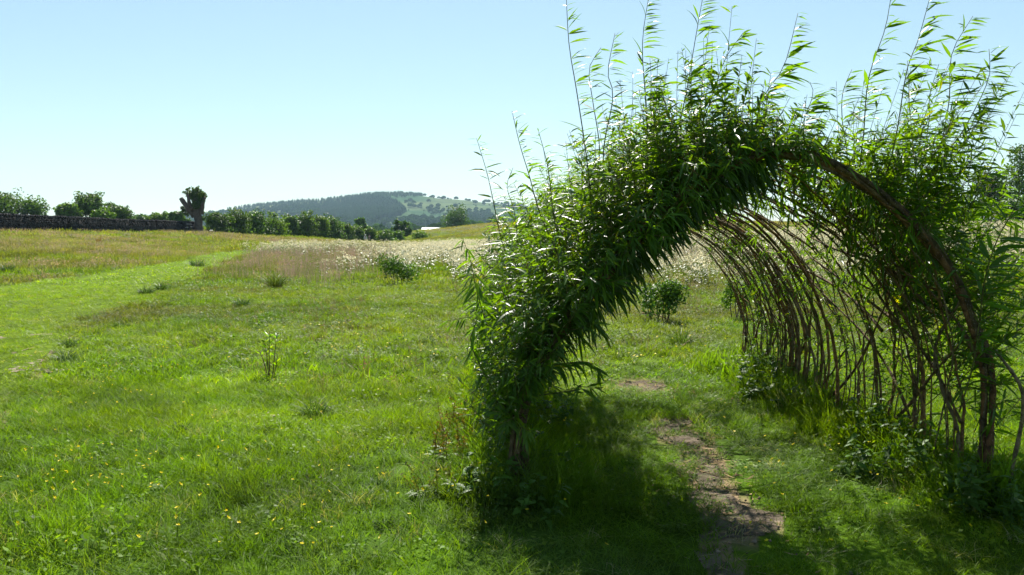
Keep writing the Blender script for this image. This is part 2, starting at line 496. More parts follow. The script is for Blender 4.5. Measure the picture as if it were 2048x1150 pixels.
def build_hill():
    ny, nx = 90, 200
    ys = np.linspace(Y0 - 40, Y1 + 420, ny)
    us = np.linspace(-520, 1920, nx)
    U, Y = np.meshgrid(us, ys); X = (U - CX) / F_PX * Y
    Z = hill_z(X, Y)
    i = np.arange(ny - 1)[:, None] * nx; j = np.arange(nx - 1)[None]
    q = np.stack([i + j, i + j + 1, i + nx + j + 1, i + nx + j], -1).reshape(-1, 4)
    V = np.stack([X, Y, Z], -1).reshape(-1, 3)
    me = mesh_np('hill', V, q, True)
    n = fbm(V[:, 0], V[:, 1], 160, 43, 4); n2 = fbm(V[:, 0], V[:, 1], 500, 44, 2)
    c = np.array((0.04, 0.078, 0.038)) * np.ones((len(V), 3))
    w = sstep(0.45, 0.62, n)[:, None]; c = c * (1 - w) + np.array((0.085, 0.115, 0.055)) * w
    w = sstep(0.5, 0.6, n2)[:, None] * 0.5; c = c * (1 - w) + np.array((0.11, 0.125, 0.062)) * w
    add_tint(me, c)
    tag(link('hill', me, M_hill), 'long rounded grassy hill with woods on its slopes', kind='structure')
build_hill()

def conifer_unit(k=7):
    V = []; F = []; n = 0
    for (z0, z1, r) in ((0.05, 0.5, 0.24), (0.3, 0.75, 0.19), (0.55, 1.0, 0.12)):
        a = np.arange(k) * 2 * math.pi / k + z0 * 5
        rr = r * (1 + 0.35 * (np.arange(k) % 2))
        V += [(math.cos(t) * q, math.sin(t) * q, z0) for t, q in zip(a, rr)] + [(0, 0, z1)]
        F += [(n + i, n + (i + 1) % k, n + k) for i in range(k)]; n += k + 1
    return np.array(V), np.array(F)
def broad_unit(seed):
    r = np.random.default_rng(seed)
    V = []; F = []
    for i in range(46):
        d = unit(r.normal(size=3)); d[2] = abs(d[2]) * 1.0 - 0.25
        c = np.array((0, 0, 0.5)) + d * np.array((0.42, 0.42, 0.45)) * (0.75 + 0.35 * r.random())
        a = unit(np.cross(d, r.normal(size=3))); b = np.cross(d, a) + 0.3 * d
        s = 0.2 + 0.1 * r.random(); k = len(V)
        V += [c - a * s, c + b * s, c + a * s, c - b * s]; F += [(k, k + 1, k + 2), (k, k + 2, k + 3)]
    return np.array(V), np.array(F)
def forest(name, label, items):
    """items: list of (unit, xyz array, heights, width factor, tint)"""
    g = Geo()
    for (uv, uf), P, H, wf, tint in items:
        for p, h in zip(P, H):
            a = random.random() * 6.28; ca, sa = math.cos(a), math.sin(a)
            v = uv * np.array((h * wf, h * wf, h)); v = np.c_[v[:, 0] * ca - v[:, 1] * sa, v[:, 0] * sa + v[:, 1] * ca, v[:, 2]] + p
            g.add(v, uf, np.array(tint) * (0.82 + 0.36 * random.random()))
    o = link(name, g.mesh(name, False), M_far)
    return tag(o, label, kind='stuff')
def hill_pts(n, poly, ylo, yhi, seed, clump=0):
    r = np.random.default_rng(seed)
    P = np.array(poly); U = r.uniform(P[:, 0].min(), P[:, 0].max(), n * 6); Y = r.uniform(ylo, yhi, n * 6)
    X = (U - CX) / F_PX * Y; Z = hill_z(X, Y); V = 458 - (Z - EYE) / Y * F_PX
    k = in_poly(U, V, poly)
    if clump: k &= fbm(X, Y, 130, 47, 3) + r.normal(size=len(X)) * 0.05 > clump
    return np.c_[X, Y, Z][k][:n]
CON = [(560, 428), (575, 416), (640, 410), (690, 404), (705, 400), (735, 396.5), (762, 398), (785, 403), (800, 411), (814, 424), (800, 433), (775, 439), (740, 447), (700, 447), (655, 440), (600, 436)]
WOODL = [(120, 462), (250, 440), (400, 422), (520, 409), (640, 399), (700, 400), (640, 420), (640, 445), (740, 448), (790, 444), (830, 440), (880, 441), (960, 432), (1000, 440), (1000, 470), (400, 470)]
TOPS = [(400, 424), (520, 406), (640, 396), (740, 384), (830, 383), (860, 392), (740, 399), (640, 405), (500, 418)]
pc = hill_pts(3000, CON, 1150, 2150, 1); pw = hill_pts(1500, WOODL, 1080, 1900, 2); pt = hill_pts(800, TOPS, 1700, 2230, 3)
ps = np.vstack([hill_pts(420, [(800, 386), (1100, 410), (1100, 450), (820, 445)], 1150, 2250, 4, 0.56), hill_pts(60, [(800, 386), (1100, 410), (1100, 450), (820, 445)], 1150, 2250, 5)])
forest('hill_woodland', 'dark blue green conifer plantation and broadleaf woods on the far hill', [
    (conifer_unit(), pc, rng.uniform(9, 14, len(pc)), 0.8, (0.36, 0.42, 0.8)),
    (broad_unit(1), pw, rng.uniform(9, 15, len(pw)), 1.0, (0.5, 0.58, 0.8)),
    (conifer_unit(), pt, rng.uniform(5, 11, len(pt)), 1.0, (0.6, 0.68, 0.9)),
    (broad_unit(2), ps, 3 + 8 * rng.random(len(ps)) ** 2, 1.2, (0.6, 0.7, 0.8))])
# broadleaf belt along the hill foot
r_ = np.random.default_rng(12)
fu = r_.uniform(380, 1100, 420); fy = r_.uniform(480, 1000, 420); fx = (fu - CX) / F_PX * fy
ff = np.c_[fx, fy, ground_z(fx, fy)]
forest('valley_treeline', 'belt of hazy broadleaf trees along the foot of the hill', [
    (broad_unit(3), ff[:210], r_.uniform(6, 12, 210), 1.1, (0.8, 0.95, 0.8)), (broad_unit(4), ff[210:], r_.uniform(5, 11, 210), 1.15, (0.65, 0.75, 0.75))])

# ------------------------------------------------------------------ trees, hedge bushes, wall
def crown_geo(lobes, n, size, r, tint=(1, 1, 1), up=0.25, gap=0.42):
    """leaf clumps through a crown made of ellipsoid lobes (cx, cy, cz, rx, ry, rz)"""
    lobes = np.asarray(lobes, float)
    vol = lobes[:, 3] * lobes[:, 4] * lobes[:, 5]; vol = vol ** 0.75
    k = r.choice(len(lobes), n, p=vol / vol.sum())
    d = unit(r.normal(size=(n, 3)))
    rad = np.where(r.random(n) < 0.72, r.uniform(0.78, 1.12, n), r.uniform(0.2, 0.8, n))
    P = lobes[k, :3] + d * lobes[k, 3:] * rad[:, None]
    sc = lobes[:, 3].mean() * 0.8
    dens = 0.5 * vnoise(P[:, 0] + P[:, 2] * 0.7, P[:, 1] + P[:, 2], sc, int(r.integers(999))) + 0.5 * vnoise(P[:, 0] - P[:, 2] * 1.1, P[:, 2] * 1.3 - P[:, 1], sc * 0.5, int(r.integers(999)))
    keep = dens > gap * 0.75
    P, d, k = P[keep], d[keep], k[keep]
    n = len(P)
    nrm = unit(d + r.normal(size=(n, 3)) * 0.7 + np.array((0, 0, up)))
    a = unit(np.cross(nrm, r.normal(size=(n, 3)))); b = np.cross(nrm, a)
    s = size * r.uniform(0.6, 1.4, n)[:, None]
    V = np.stack([P - a * s, P + b * s * 0.5 + nrm * s * 0.25, P + a * s, P - b * s * 0.5 + nrm * s * 0.2], 1).reshape(-1, 3)
    i = np.arange(n)[:, None] * 4
    F = np.concatenate([i + np.array([[0, 1, 2]]), i + np.array([[0, 2, 3]])])
    lt = r.uniform(0.75, 1.3, len(lobes))
    c = (lt[k] * r.uniform(0.7, 1.3, n))[:, None] * np.array(tint)
    yl = r.random(n)[:, None] * np.array((0.25, 0.12, 0.0))
    return V, F, np.repeat(c * (1 + yl), 4, axis=0)

def make_tree(name, base, h, w, label, cat, group=None, tint=(1, 1, 1), seed=0, n=2600, size=0.2, trunk=0.25, lob=9, flat=1.0, gap=0.42, skirt=False):
    """base point, overall height and width"""
    r = np.random.default_rng(seed)
    e = empty(name, base, label, cat, group)
    z0 = h * trunk
    lobes = []
    for i in range(lob):
        f = r.random()
        z = z0 + (h - z0) * (0.18 + 0.66 * f)
        ring = w * 0.5 * (1 - 0.75 * abs(f - 0.35)) * flat
        a = r.random() * 6.28
        R = w * r.uniform(0.17, 0.27)
        lobes.append((math.cos(a) * max(ring - R, 0) * r.uniform(0.5, 1), math.sin(a) * max(ring - R, 0) * r.uniform(0.5, 1), min(z, h - R * 0.85), R, R, R * r.uniform(0.7, 0.95)))
    lobes.append((0, 0, z0 + (h - z0) * 0.45, w * 0.3, w * 0.3, (h - z0) * 0.42))
    for i in range(9):                                   # loose sprays that break the outline
        a = r.random() * 6.28; f = r.uniform(0.35, 1.04); q = w * 0.5 * math.sqrt(max(0.05, 1 - f * f * 0.85)); R = w * r.uniform(0.05, 0.11)
        lobes.append((math.cos(a) * q, math.sin(a) * q * 0.8, z0 + (h - z0) * min(f, 0.99), R, R, R * r.uniform(0.8, 1.6)))
    if skirt:
        for a in np.linspace(0, 6.28, 6)[:-1]: lobes.append((math.cos(a) * w * 0.3, math.sin(a) * w * 0.3, h * 0.14, w * 0.24, w * 0.24, h * 0.2))
    g = Geo(); g.add(*crown_geo(lobes, n, size, r, tint, gap=gap))
    link('crown', g.mesh('crown', False), M_tree, e)['kind'] = 'stuff'
    g = Geo(); tr = max(0.06, h * 0.03)
    P = catmull([(0, 0, -0.3), (r.normal() * 0.05 * h, r.normal() * 0.05 * h, h * 0.35), (r.normal() * 0.05 * h, 0, h * 0.75)], 9)
    g.add(*tube(P, np.linspace(tr, tr * 0.3, 9), 7, True, 0.25, r))
    for L in lobes[:5]:
        q = P[3]; g.add(*tube(catmull([q, (np.array(L[:3]) + q) / 2 + (0, 0, 0.1 * h), L[:3]], 6), np.linspace(tr * 0.5, tr * 0.12, 6), 5))
    link('trunk', g.mesh('trunk'), M_trunk, e)
    return e

def spot(u, d):
    p = at(u, 458, d); return (p[0], d, gz(p[0], d))
def tall(v_top, d, z): return at(1024, v_top, d)[2] - z
def px_w(px, d): return px / F_PX * d

# bushes of the field edge, from the pollard to the dip (u centre, v top, width px, depth)
HEDGE = [
    (436, 425, 60, 111, 'dark bush at the start of the hedge beside the cut tree', (0.75, 0.85, 0.7)),
    (474, 421, 62, 114, 'second hedge bush from the cut tree, mid green with flat top', (1.0, 1.05, 0.8)),
    (512, 421, 64, 118, 'tall third bush of the hedge from the cut tree', (0.8, 0.95, 0.65)),
    (550, 427, 56, 122, 'yellow-green rounded bush, fourth in the hedge', (1.25, 1.25, 0.75)),
    (584, 432, 44, 126, 'narrow dark bush, fifth in the hedge', (0.8, 0.9, 0.75)),
    (612, 425, 52, 129, 'highest pointed bush midway along the hedge', (1.0, 1.05, 0.8)),
    (640, 432, 44, 132, 'small bright bush just past the pointed one in the hedge', (1.2, 1.25, 0.7)),
    (664, 430, 50, 135, 'dense dark bush with pale leaf edge past the bright one', (0.75, 0.9, 0.8)),
    (692, 448, 42, 138, 'low olive bush in the sinking part of the hedge', (1.1, 1.1, 0.8)),
    (714, 452, 40, 141, 'low green bush behind the walking couple', (0.95, 1.05, 0.8)),
    (740, 455, 36, 146, 'small bush just past the walking couple', (1.05, 1.1, 0.8)),
    (770, 459, 46, 146, 'pale willow scrub near the end of the hedge', (1.2, 1.35, 1.0)),
    (795, 462, 34, 150, 'low pale shrub in front of the round dark tree', (1.1, 1.25, 0.9)),
    (842, 463, 36, 158, 'small light shrub at the foot of the grassy bank', (1.3, 1.4, 0.9))]
for i, (u, vt, wp, d, lab, tint) in enumerate(HEDGE):
    b = spot(u, d)
    make_tree('hedge_bush', b, tall(vt, d, b[2]), px_w(wp, d) * 1.12, lab, 'bush', 'bushes along the field edge', np.array(tint), 100 + i, 3400, 0.17, 0.02, 11, skirt=True)

TREES = [  # name, u, v top, width px, depth, label, tint, extra
    ('broadleaf_tree', 14, 384, 110, 125, 'hazy tall tree behind the stone wall at its far end from the cut tree', (0.9, 1.0, 0.85), {}),
    ('broadleaf_tree', 64, 400, 70, 128, 'ragged lower tree behind the wall next to the hazy tall one', (0.85, 1.0, 1.0), dict(gap=0.55)),
    ('broadleaf_tree', 136, 409, 56, 118, 'light green low tree behind the wall beside the dome tree', (1.15, 1.25, 0.8), {}),
    ('broadleaf_tree', 182, 386, 78, 122, 'tallest dark dome-shaped tree behind the stone wall', (0.75, 0.85, 0.75), {}),
    ('broadleaf_tree', 234, 409, 60, 126, 'sloping dark tree on the hill side of the dome tree', (0.8, 0.9, 0.8), {}),
    ('broadleaf_tree', 205, 420, 50, 112, 'small bright bush showing over the wall below the dome tree', (1.2, 1.3, 0.75), {}),
    ('broadleaf_tree', 284, 430, 50, 180, 'faint blue-green distant tree over the middle of the wall', (0.8, 0.95, 1.1), {}),
    ('broadleaf_tree', 318, 428, 46, 128, 'yellow-green rounded shrub over the wall near the cut tree', (1.2, 1.25, 0.75), {}),
    ('broadleaf_tree', 356, 424, 40, 124, 'grey-green tree close behind the cut tree', (0.8, 0.95, 0.95), dict(gap=0.5)),
    ('broadleaf_tree', 722, 437, 28, 200, 'single lighter round tree rising behind the hedge', (0.95, 1.2, 0.9), {}),
    ('broadleaf_tree', 803, 444, 44, 172, 'round dark tree standing alone at the end of the hedge', (0.6, 0.75, 0.7), {}),
    ('broadleaf_tree', 912, 414, 72, 260, 'large round-headed tree behind the grassy bank', (0.65, 0.8, 0.75), dict(n=3600)),
    ('broadleaf_tree', 1000, 432, 60, 270, 'low tree behind the bank half hidden by willow leaves', (0.7, 0.85, 0.8), {}),
    ('broadleaf_tree', 1700, 408, 130, 120, 'broad tree seen in gaps behind the willow leaves', (0.8, 0.95, 0.8), {}),
    ('broadleaf_tree', 1850, 372, 150, 105, 'wide dark tree behind the top of the willow wall', (0.7, 0.8, 0.7), {}),
    ('broadleaf_tree', 1975, 338, 110, 92, 'dark dense tree beyond the flowers past the willow', (0.62, 0.72, 0.6), {}),
    ('broadleaf_tree', 2062, 290, 120, 96, 'tallest feathery tree beyond the flowers at the picture edge', (0.85, 0.95, 0.9), dict(gap=0.52, n=4200)),
    ('scrub_bush', 1925, 398, 110, 78, 'pale scrub bush at the far margin of the flower meadow', (1.2, 1.3, 1.0), {}),
    ('scrub_bush', 2030, 392, 110, 76, 'grey-green scrub bush beneath the tallest feathery tree', (1.0, 1.15, 0.95), {}),
    ('scrub_bush', 1810, 420, 110, 84, 'low scrub bush behind the middle of the willow wall', (1.05, 1.15, 0.85), {})]
for i, (nm, u, vt, wp, d, lab, tint, kw) in enumerate(TREES):
    b = spot(u, d); k = dict(n=3000, size=0.22 if d < 160 else 0.32, lob=10); k.update(kw)
    make_tree(nm, b, tall(vt, d, b[2]), px_w(wp, d) * 1.1, lab, 'tree' if 'tree' in nm else 'bush',
              'trees around the field' if 'tree' in nm else 'scrub at the meadow margin', np.array(tint), 300 + i, trunk=0.12 if 'tree' in nm else 0.02, skirt='scrub' in nm, **k)

# pollarded tree
def pollard():
    d = 104.0; b = spot(398, d); s = d / F_PX                      # metres per photograph pixel here
    e = empty('pollard_tree', b, 'heavily cut old tree with stub limbs at the end of the stone wall', 'tree')
    r = np.random.default_rng(55)
    base_v = 464.0
    P = lambda u, v, y=0.0: np.array(((u - 398) * s, y, (base_v - v) * s))
    g = Geo()
    c = catmull([P(398, 470), P(398, 455), P(397, 438), P(394, 420), P(393, 404), P(393, 396)], 16)
    V, F = tube(c, np.interp(np.linspace(0, 1, 16), (0, 0.12, 0.35, 0.6, 0.85, 1), (10.5, 7.8, 7.2, 7.8, 6.5, 3)) * s, 14, True, 0.22, r)
    g.add(V, F); link('trunk', g.mesh('trunk'), M_trunk, e)
    for pts, ra, ends in (([P(390, 432), P(380, 420), P(370, 406), P(364, 397)], (6, 5.5, 4.5, 4.2), True), ([P(402, 428), P(405, 415), P(407, 404), P(412, 395)], (5.5, 5, 4, 2.4), True),
                          ([P(388, 420, -0.3), P(383, 408, -0.4), P(381, 396, -0.4), P(379, 388, -0.4)], (4.5, 4, 3, 2), False)):
        c = catmull(pts, 9); g = Geo(); g.add(*tube(c, np.interp(np.linspace(0, 1, 9), np.linspace(0, 1, 4), ra) * s, 10, True, 0.2, r))
        o = link('limb', g.mesh('limb'), M_trunk, e)
        if ends:
            q = c[-1]; dr = unit(c[-1] - c[-2]); g = Geo(); g.add(*tube([q, q + dr * 0.03], [ra[-1] * s * 1.02, ra[-1] * s * 0.98], 10))
            link('cut_end', g.mesh('cut_end'), M_cut, o)
    lob = []
    for u, v, R in ((378, 388, 7), (384, 395, 8), (390, 388, 8), (396, 384, 7), (400, 391, 9), (406, 392, 7), (393, 398, 10), (404, 402, 7), (396, 410, 8), (395, 378, 3.5), (376, 381, 4), (400, 379, 4), (388, 377, 2.5), (404, 382, 3), (372, 386, 3), (381, 377, 2), (411, 388, 2.5), (399, 374, 1.8), (385, 373, 1.5)):
        q = P(u, v, r.normal() * 0.3); lob.append((*q, R * s, R * s, R * s))
    g = Geo(); g.add(*crown_geo(lob, 3600, 0.13, r, (0.72, 0.8, 0.7), gap=0.4)); link('crown', g.mesh('crown', False), M_tree, e)['kind'] = 'stuff'
    lob = [(*P(369, 422), 0.3, 0.3, 0.3), (*P(366, 416), 0.25, 0.2, 0.22), (*P(374, 428), 0.35, 0.3, 0.3), (*P(407, 436), 0.3, 0.2, 0.3)]
    g = Geo(); g.add(*crown_geo(lob, 700, 0.12, r, (0.7, 0.8, 0.8), gap=0.5)); link('side_shoots', g.mesh('side_shoots', False), M_tree, e)['kind'] = 'stuff'
M_cut = rough_material('cut_wood', (0.24, 0.15, 0.10), (0.34, 0.22, 0.15), 6, 0.9, 0.2)
pollard()

# dry stone wall running up to the pollard
def stone_wall():
    A = at(-170, 458, 60.0)[:2]; B = at(392, 458, 105.5)[:2]
    L = np.linalg.norm(B - A); t = (B - A) / L; nrm = np.array((t[1], -t[0]))     # facing the field
    e = empty('stone_wall', (*A, gz(*A)), 'long dark drystone wall along the top of the field', 'wall')
    r = np.random.default_rng(9); z00 = gz(*A)
    def top(s): return 1.38 - 0.22 * s / L
    def P(s, o, z): q = A + t * s + nrm * o; return (q[0] - A[0], q[1] - A[1], gz(*(A + t * s)) - z00 + z)
    def box(g, s0, s1, z0, z1, o0, o1, tint):
        j = lambda a: a + r.normal() * 0.012
        zz = gz(*(A + t * (s0 + s1) / 2)) - z00
        V = []
        for z in (z0, z1):
            for s, o in ((s0, o0), (s1, o0), (s1, o1), (s0, o1)):
                q = A + t * j(s) + nrm * j(o); V.append((q[0] - A[0], q[1] - A[1], zz + j(z)))
        g.add(V, [(0, 3, 2, 1), (4, 5, 6, 7), (0, 1, 5, 4), (1, 2, 6, 5), (2, 3, 7, 6), (3, 0, 4, 7)], np.array((1, 1, 1)) * tint)
    core = Geo(); ss = np.linspace(0, L, 60)
    V = []
    for s in ss: V += [P(s, -0.22, -0.5), P(s, 0.2, -0.5), P(s, 0.15, top(s) - 0.06), P(s, -0.18, top(s) - 0.06)]
    i = np.arange(len(ss) - 1)[:, None] * 4; j = np.arange(4)[None]
    core.add(V, np.stack([i + j, i + (j + 1) % 4, i + 4 + (j + 1) % 4, i + 4 + j], -1).reshape(-1, 4), (0.5, 0.5, 0.5))
    link('core', core.mesh('core', False), M_stone, e)
    g = Geo(); z = -0.1
    while z < 1.16:
        h = r.uniform(0.12, 0.2); s = -r.random() * 0.3
        while s < L:
            w = r.uniform(0.22, 0.6)
            if z + h < top(s) - 0.02:
                box(g, s + 0.012, s + w - 0.012, z + 0.008, z + h - 0.008, 0.1, 0.21 + r.normal() * 0.018 - 0.03 * z, r.uniform(0.65, 1.35))
            s += w
        z += h
    link('facing_stones', g.mesh('facing_stones', False), M_stone, e)['kind'] = 'stuff'
    g = Geo(); s = 0.0
    while s < L:
        w = r.uniform(0.18, 0.42); box(g, s + 0.008, s + w, top(s) - 0.08, top(s) + r.uniform(0.06, 0.17), -0.2, 0.2, r.uniform(0.8, 1.3)); s += w
    link('coping_stones', g.mesh('coping_stones', False), M_stone, e)['kind'] = 'stuff'
stone_wall()

# pale low roof beyond the bank
def far_roof():
    d = 420.0; p = at(862, 457, d); s = d / F_PX; w = 34 * s
    e = empty('low_building', (p[0], d, p[2] - 3.0), 'long low pale-roofed building far off beyond the bank', 'building')
    g = Geo(); g.add([(-w / 2, -4, 0), (w / 2, -4, 0), (w / 2, 4, 0), (-w / 2, 4, 0), (-w / 2, -4, 2.3), (w / 2, -4, 2.3), (w / 2, 4, 2.3), (-w / 2, 4, 2.3)],
                     [(0, 1, 5, 4), (1, 2, 6, 5), (2, 3, 7, 6), (3, 0, 4, 7)], (0.9, 0.9, 0.9))
    link('wall', g.mesh('wall', False), M_stone, e)
    g = Geo(); g.add([(-w / 2 - .3, -4.4, 2.25), (w / 2 + .3, -4.4, 2.25), (w / 2 + .3, 4.4, 2.25), (-w / 2 - .3, 4.4, 2.25), (-w / 2 - .3, 0, 3.6), (w / 2 + .3, 0, 3.6)],
                     [(0, 1, 5, 4), (2, 3, 4, 5), (1, 2, 5, 5), (3, 0, 4, 4)], (1, 1, 1))
    link('roof', g.mesh('roof', False), M_roof, e)
M_roof = rough_material('pale_roof', (0.42, 0.44, 0.44), (0.52, 0.54, 0.54), 0.4, 0.6, 0.1)
far_roof()

# ------------------------------------------------------------------ the two walkers
def plain(name, col, rough=0.8):
    m, nt, out = nodes_of(name)
    nz = nt.nodes.new('ShaderNodeTexNoise'); nz.inputs['Scale'].default_value = 40
    p = nt.nodes.new('ShaderNodeBsdfPrincipled'); p.inputs['Roughness'].default_value = rough
    cr = nt.nodes.new('ShaderNodeValToRGB'); cr.color_ramp.elements[0].color = (*[c * 0.85 for c in col], 1); cr.color_ramp.elements[1].color = (*[min(1, c * 1.1) for c in col], 1)
    nt.links.new(nz.outputs['Fac'], cr.inputs[0]); nt.links.new(cr.outputs[0], p.inputs['Base Color'])
    nt.links.new(p.outputs[0], out.inputs['Surface']); return m
def skin_mesh(name, joints, edges, root, mat, parent, sub=2):
    me = bpy.data.meshes.new(name)
    names = list(joints); me.from_pydata([joints[n][0] for n in names], [(names.index(a), names.index(b)) for a, b in edges], [])
    o = link(name, me, mat, parent)
    o.modifiers.new('skin', 'SKIN').use_smooth_shade = True
    sk = me.skin_vertices[0]
    for i, n in enumerate(names):
        rr = joints[n][1]; sk.data[i].radius = rr if isinstance(rr, tuple) else (rr, rr)
        sk.data[i].use_root = (n == root)
    sm = o.modifiers.new('sub', 'SUBSURF'); sm.levels = sub; sm.render_levels = sub
    return o
M_skin = plain('skin', (0.42, 0.26, 0.19), 0.6)
def walker(u, d, h, label, shirt, trousers, hair, stride, hat=False, sleeve_long=True):
    b = spot(u, d); e = empty('person', b, label, 'person', 'couple walking across the field')
    e.scale = (h / 1.75,) * 3; e.rotation_euler = (0, 0, 0.12)
    S = stride
    J = dict(pelvis=((0, 0, .95), (.14, .10)), waist=((0, 0, 1.08), (.125, .09)), chest=((0, .01, 1.30), (.155, .11)), neck=((0, .02, 1.47), .055), head=((0, .04, 1.58), (.075, .085)), crown=((0, .04, 1.69), (.07, .08)),
             sl=((-.19, .01, 1.40), .06), el=((-.24, -.05 * S, 1.13), .042), wl=((-.23, .12 * S, .90), .03), hl=((-.225, .17 * S, .82), (.032, .018)),
             sr=((.19, .01, 1.40), .06), er=((.24, .03 * S, 1.13), .042), wr=((.23, -.14 * S, .90), .03), hr=((.225, -.18 * S, .82), (.032, .018)),
             tl=((-.10, .10 * S, .72), .082), kl=((-.10, .17 * S, .50), .058), al=((-.10, .20 * S, .09), .038), fl=((-.11, .36 * S, .04), (.04, .03)),
             tr=((.10, -.06 * S, .72), .082), kr=((.10, -.10 * S, .50), .058), ar=((.10, -.28 * S, .11), .038), fr=((.11, -.13 * S, .04), (.04, .03)))
    E = [('pelvis', 'waist'), ('waist', 'chest'), ('chest', 'neck'), ('neck', 'head'), ('head', 'crown')]
    for s in 'lr': E += [('chest', 's' + s), ('s' + s, 'e' + s), ('e' + s, 'w' + s), ('w' + s, 'h' + s), ('pelvis', 't' + s), ('t' + s, 'k' + s), ('k' + s, 'a' + s), ('a' + s, 'f' + s)]
    skin_mesh('body', J, E, 'pelvis', M_skin, e)
    grow = lambda n, f: (J[n][0], tuple(q * f for q in J[n][1]) if isinstance(J[n][1], tuple) else J[n][1] * f)
    top = ['waist', 'chest', 'sl', 'sr', 'el', 'er'] + (['wl', 'wr'] if sleeve_long else [])
    JS = {n: grow(n, 1.22) for n in top}; JS['hem'] = ((0, 0, .93), (.175, .13)); JS['collar'] = ((0, .015, 1.45), .075)
    ES = [('hem', 'waist'), ('waist', 'chest'), ('chest', 'collar')] + [x for x in E if x[0] in JS and x[1] in JS and x != ('waist', 'chest')]
    skin_mesh('shirt', JS, ES, 'waist', shirt, e)
    JT = {n: grow(n, 1.25) for n in ('pelvis', 'tl', 'tr', 'kl', 'kr', 'al', 'ar')}
    skin_mesh('trousers', JT, [x for x in E if x[0] in JT and x[1] in JT], 'pelvis', trousers, e)
    JH = dict(a=((0, .02, 1.60), (.085, .09)), b=((0, .03, 1.70), (.082, .09)), c=((0, .035, 1.745), (.05, .06)))
    skin_mesh('hair', JH, [('a', 'b'), ('b', 'c')], 'a', hair, e)
    if hat:
        g = Geo(); k = 16; a = np.arange(k) * 2 * math.pi / k; V = []
        for R, z in ((0.17, 1.675), (0.105, 1.69), (0.098, 1.78), (0.05, 1.81)): V += [(math.cos(q) * R, 0.035 + math.sin(q) * R, z) for q in a]
        i = np.arange(3)[:, None] * k; j = np.arange(k)[None]; g.add(V, np.stack([i + j, i + (j + 1) % k, i + k + (j + 1) % k, i + k + j], -1).reshape(-1, 4))
        link('sun_hat', g.mesh('sun_hat'), plain('pale_hat', (0.75, 0.74, 0.7)), e)
    return e
walker(730.5, 134.6, 1.66, 'person in a pale lilac top and sun hat walking away', plain('lilac_top', (0.55, 0.5, 0.62)), plain('grey_trousers', (0.2, 0.19, 0.25)), plain('fair_hair', (0.4, 0.32, 0.22)), 1.0, True)
walker(738.5, 135.2, 1.76, 'person in dark clothes walking away beside the lilac top', plain('navy_top', (0.02, 0.024, 0.05)), plain('dark_trousers', (0.03, 0.03, 0.035)), plain('dark_hair', (0.03, 0.02, 0.015)), -1.0, False)

# ------------------------------------------------------------------ living willow tunnel
YF, YR = 4.72, 8.9
FRONT = [(1042, 990), (1034, 850), (1062, 760), (1150, 628), (1250, 510), (1370, 392), (1480, 328), (1580, 312), (1690, 350), (1800, 430), (1900, 540), (1945, 640), (1974, 740), (1972, 880), (1957, 995)]
REAR = [(1005, 752), (1010, 670), (1035, 590), (1080, 520), (1150, 475), (1230, 453), (1330, 462), (1400, 495), (1455, 558), (1488, 630), (1492, 690), (1478, 752)]
NH = 61
FC = catmull([at(u, v, YF) for u, v in FRONT], NH); RC = catmull([at(u, v, YR) for u, v in REAR], NH)
for C in (FC, RC):
    C[:, 2] -= (C[0, 2] * np.linspace(1, 0, NH) + C[-1, 2] * np.linspace(0, 1, NH))
def hoop(s, t):
    """point of the tunnel's skin: s from front to rear, t from the near wall's foot over the roof to the other foot"""
    s = np.asarray(s, float)[..., None]; t = np.asarray(t, float) * (NH - 1)
    i = np.clip(np.floor(t).astype(int), 0, NH - 2); f = (t - i)[..., None]
    a = FC[i] * (1 - f) + FC[i + 1] * f; b = RC[i] * (1 - f) + RC[i + 1] * f
    # the middle hoops stand a little higher than a straight run between the end hoops
    p = a * (1 - s) + b * s
    return p
def hoop_normal(s, t):
    e = 0.01
    dt = hoop(s, np.clip(t + e, 0, 1)) - hoop(s, np.clip(t - e, 0, 1)); ds = hoop(np.clip(s + e, 0, 1), t) - hoop(np.clip(s - e, 0, 1), t)
    n = unit(np.cross(ds, dt)); c = np.array((1.35, 6.8, 0.7))
    sg = np.sign(((hoop(s, t) - c) * n).sum(-1, keepdims=True)); sg[sg == 0] = 1
    return n * sg

ARCH = empty('willow_tunnel', (1.4, YF, 0), 'living willow tunnel of bent woven rods and long leafy shoots over the dirt path', 'willow tunnel')
AO = np.array((1.4, YF, 0.0))
rw = np.random.default_rng(77)
ROD_MATS = (1.0, 1.0, 1.0)
def rod(pts, r0, r1, tint, k=7, name='rod'):
    g = Geo(); n = len(pts)
    g.add(*tube(np.asarray(pts) - AO, np.linspace(r0, r1, n) * (1 + 0.13 * rw.normal(size=n)), k, True, 0.18, rw), np.array(tint))
    return link(name, g.mesh(name), M_bark, ARCH)
RED, GREY, BROWN = (1.2, 0.92, 0.65), (1.0, 1.02, 1.0), (0.85, 0.75, 0.65)

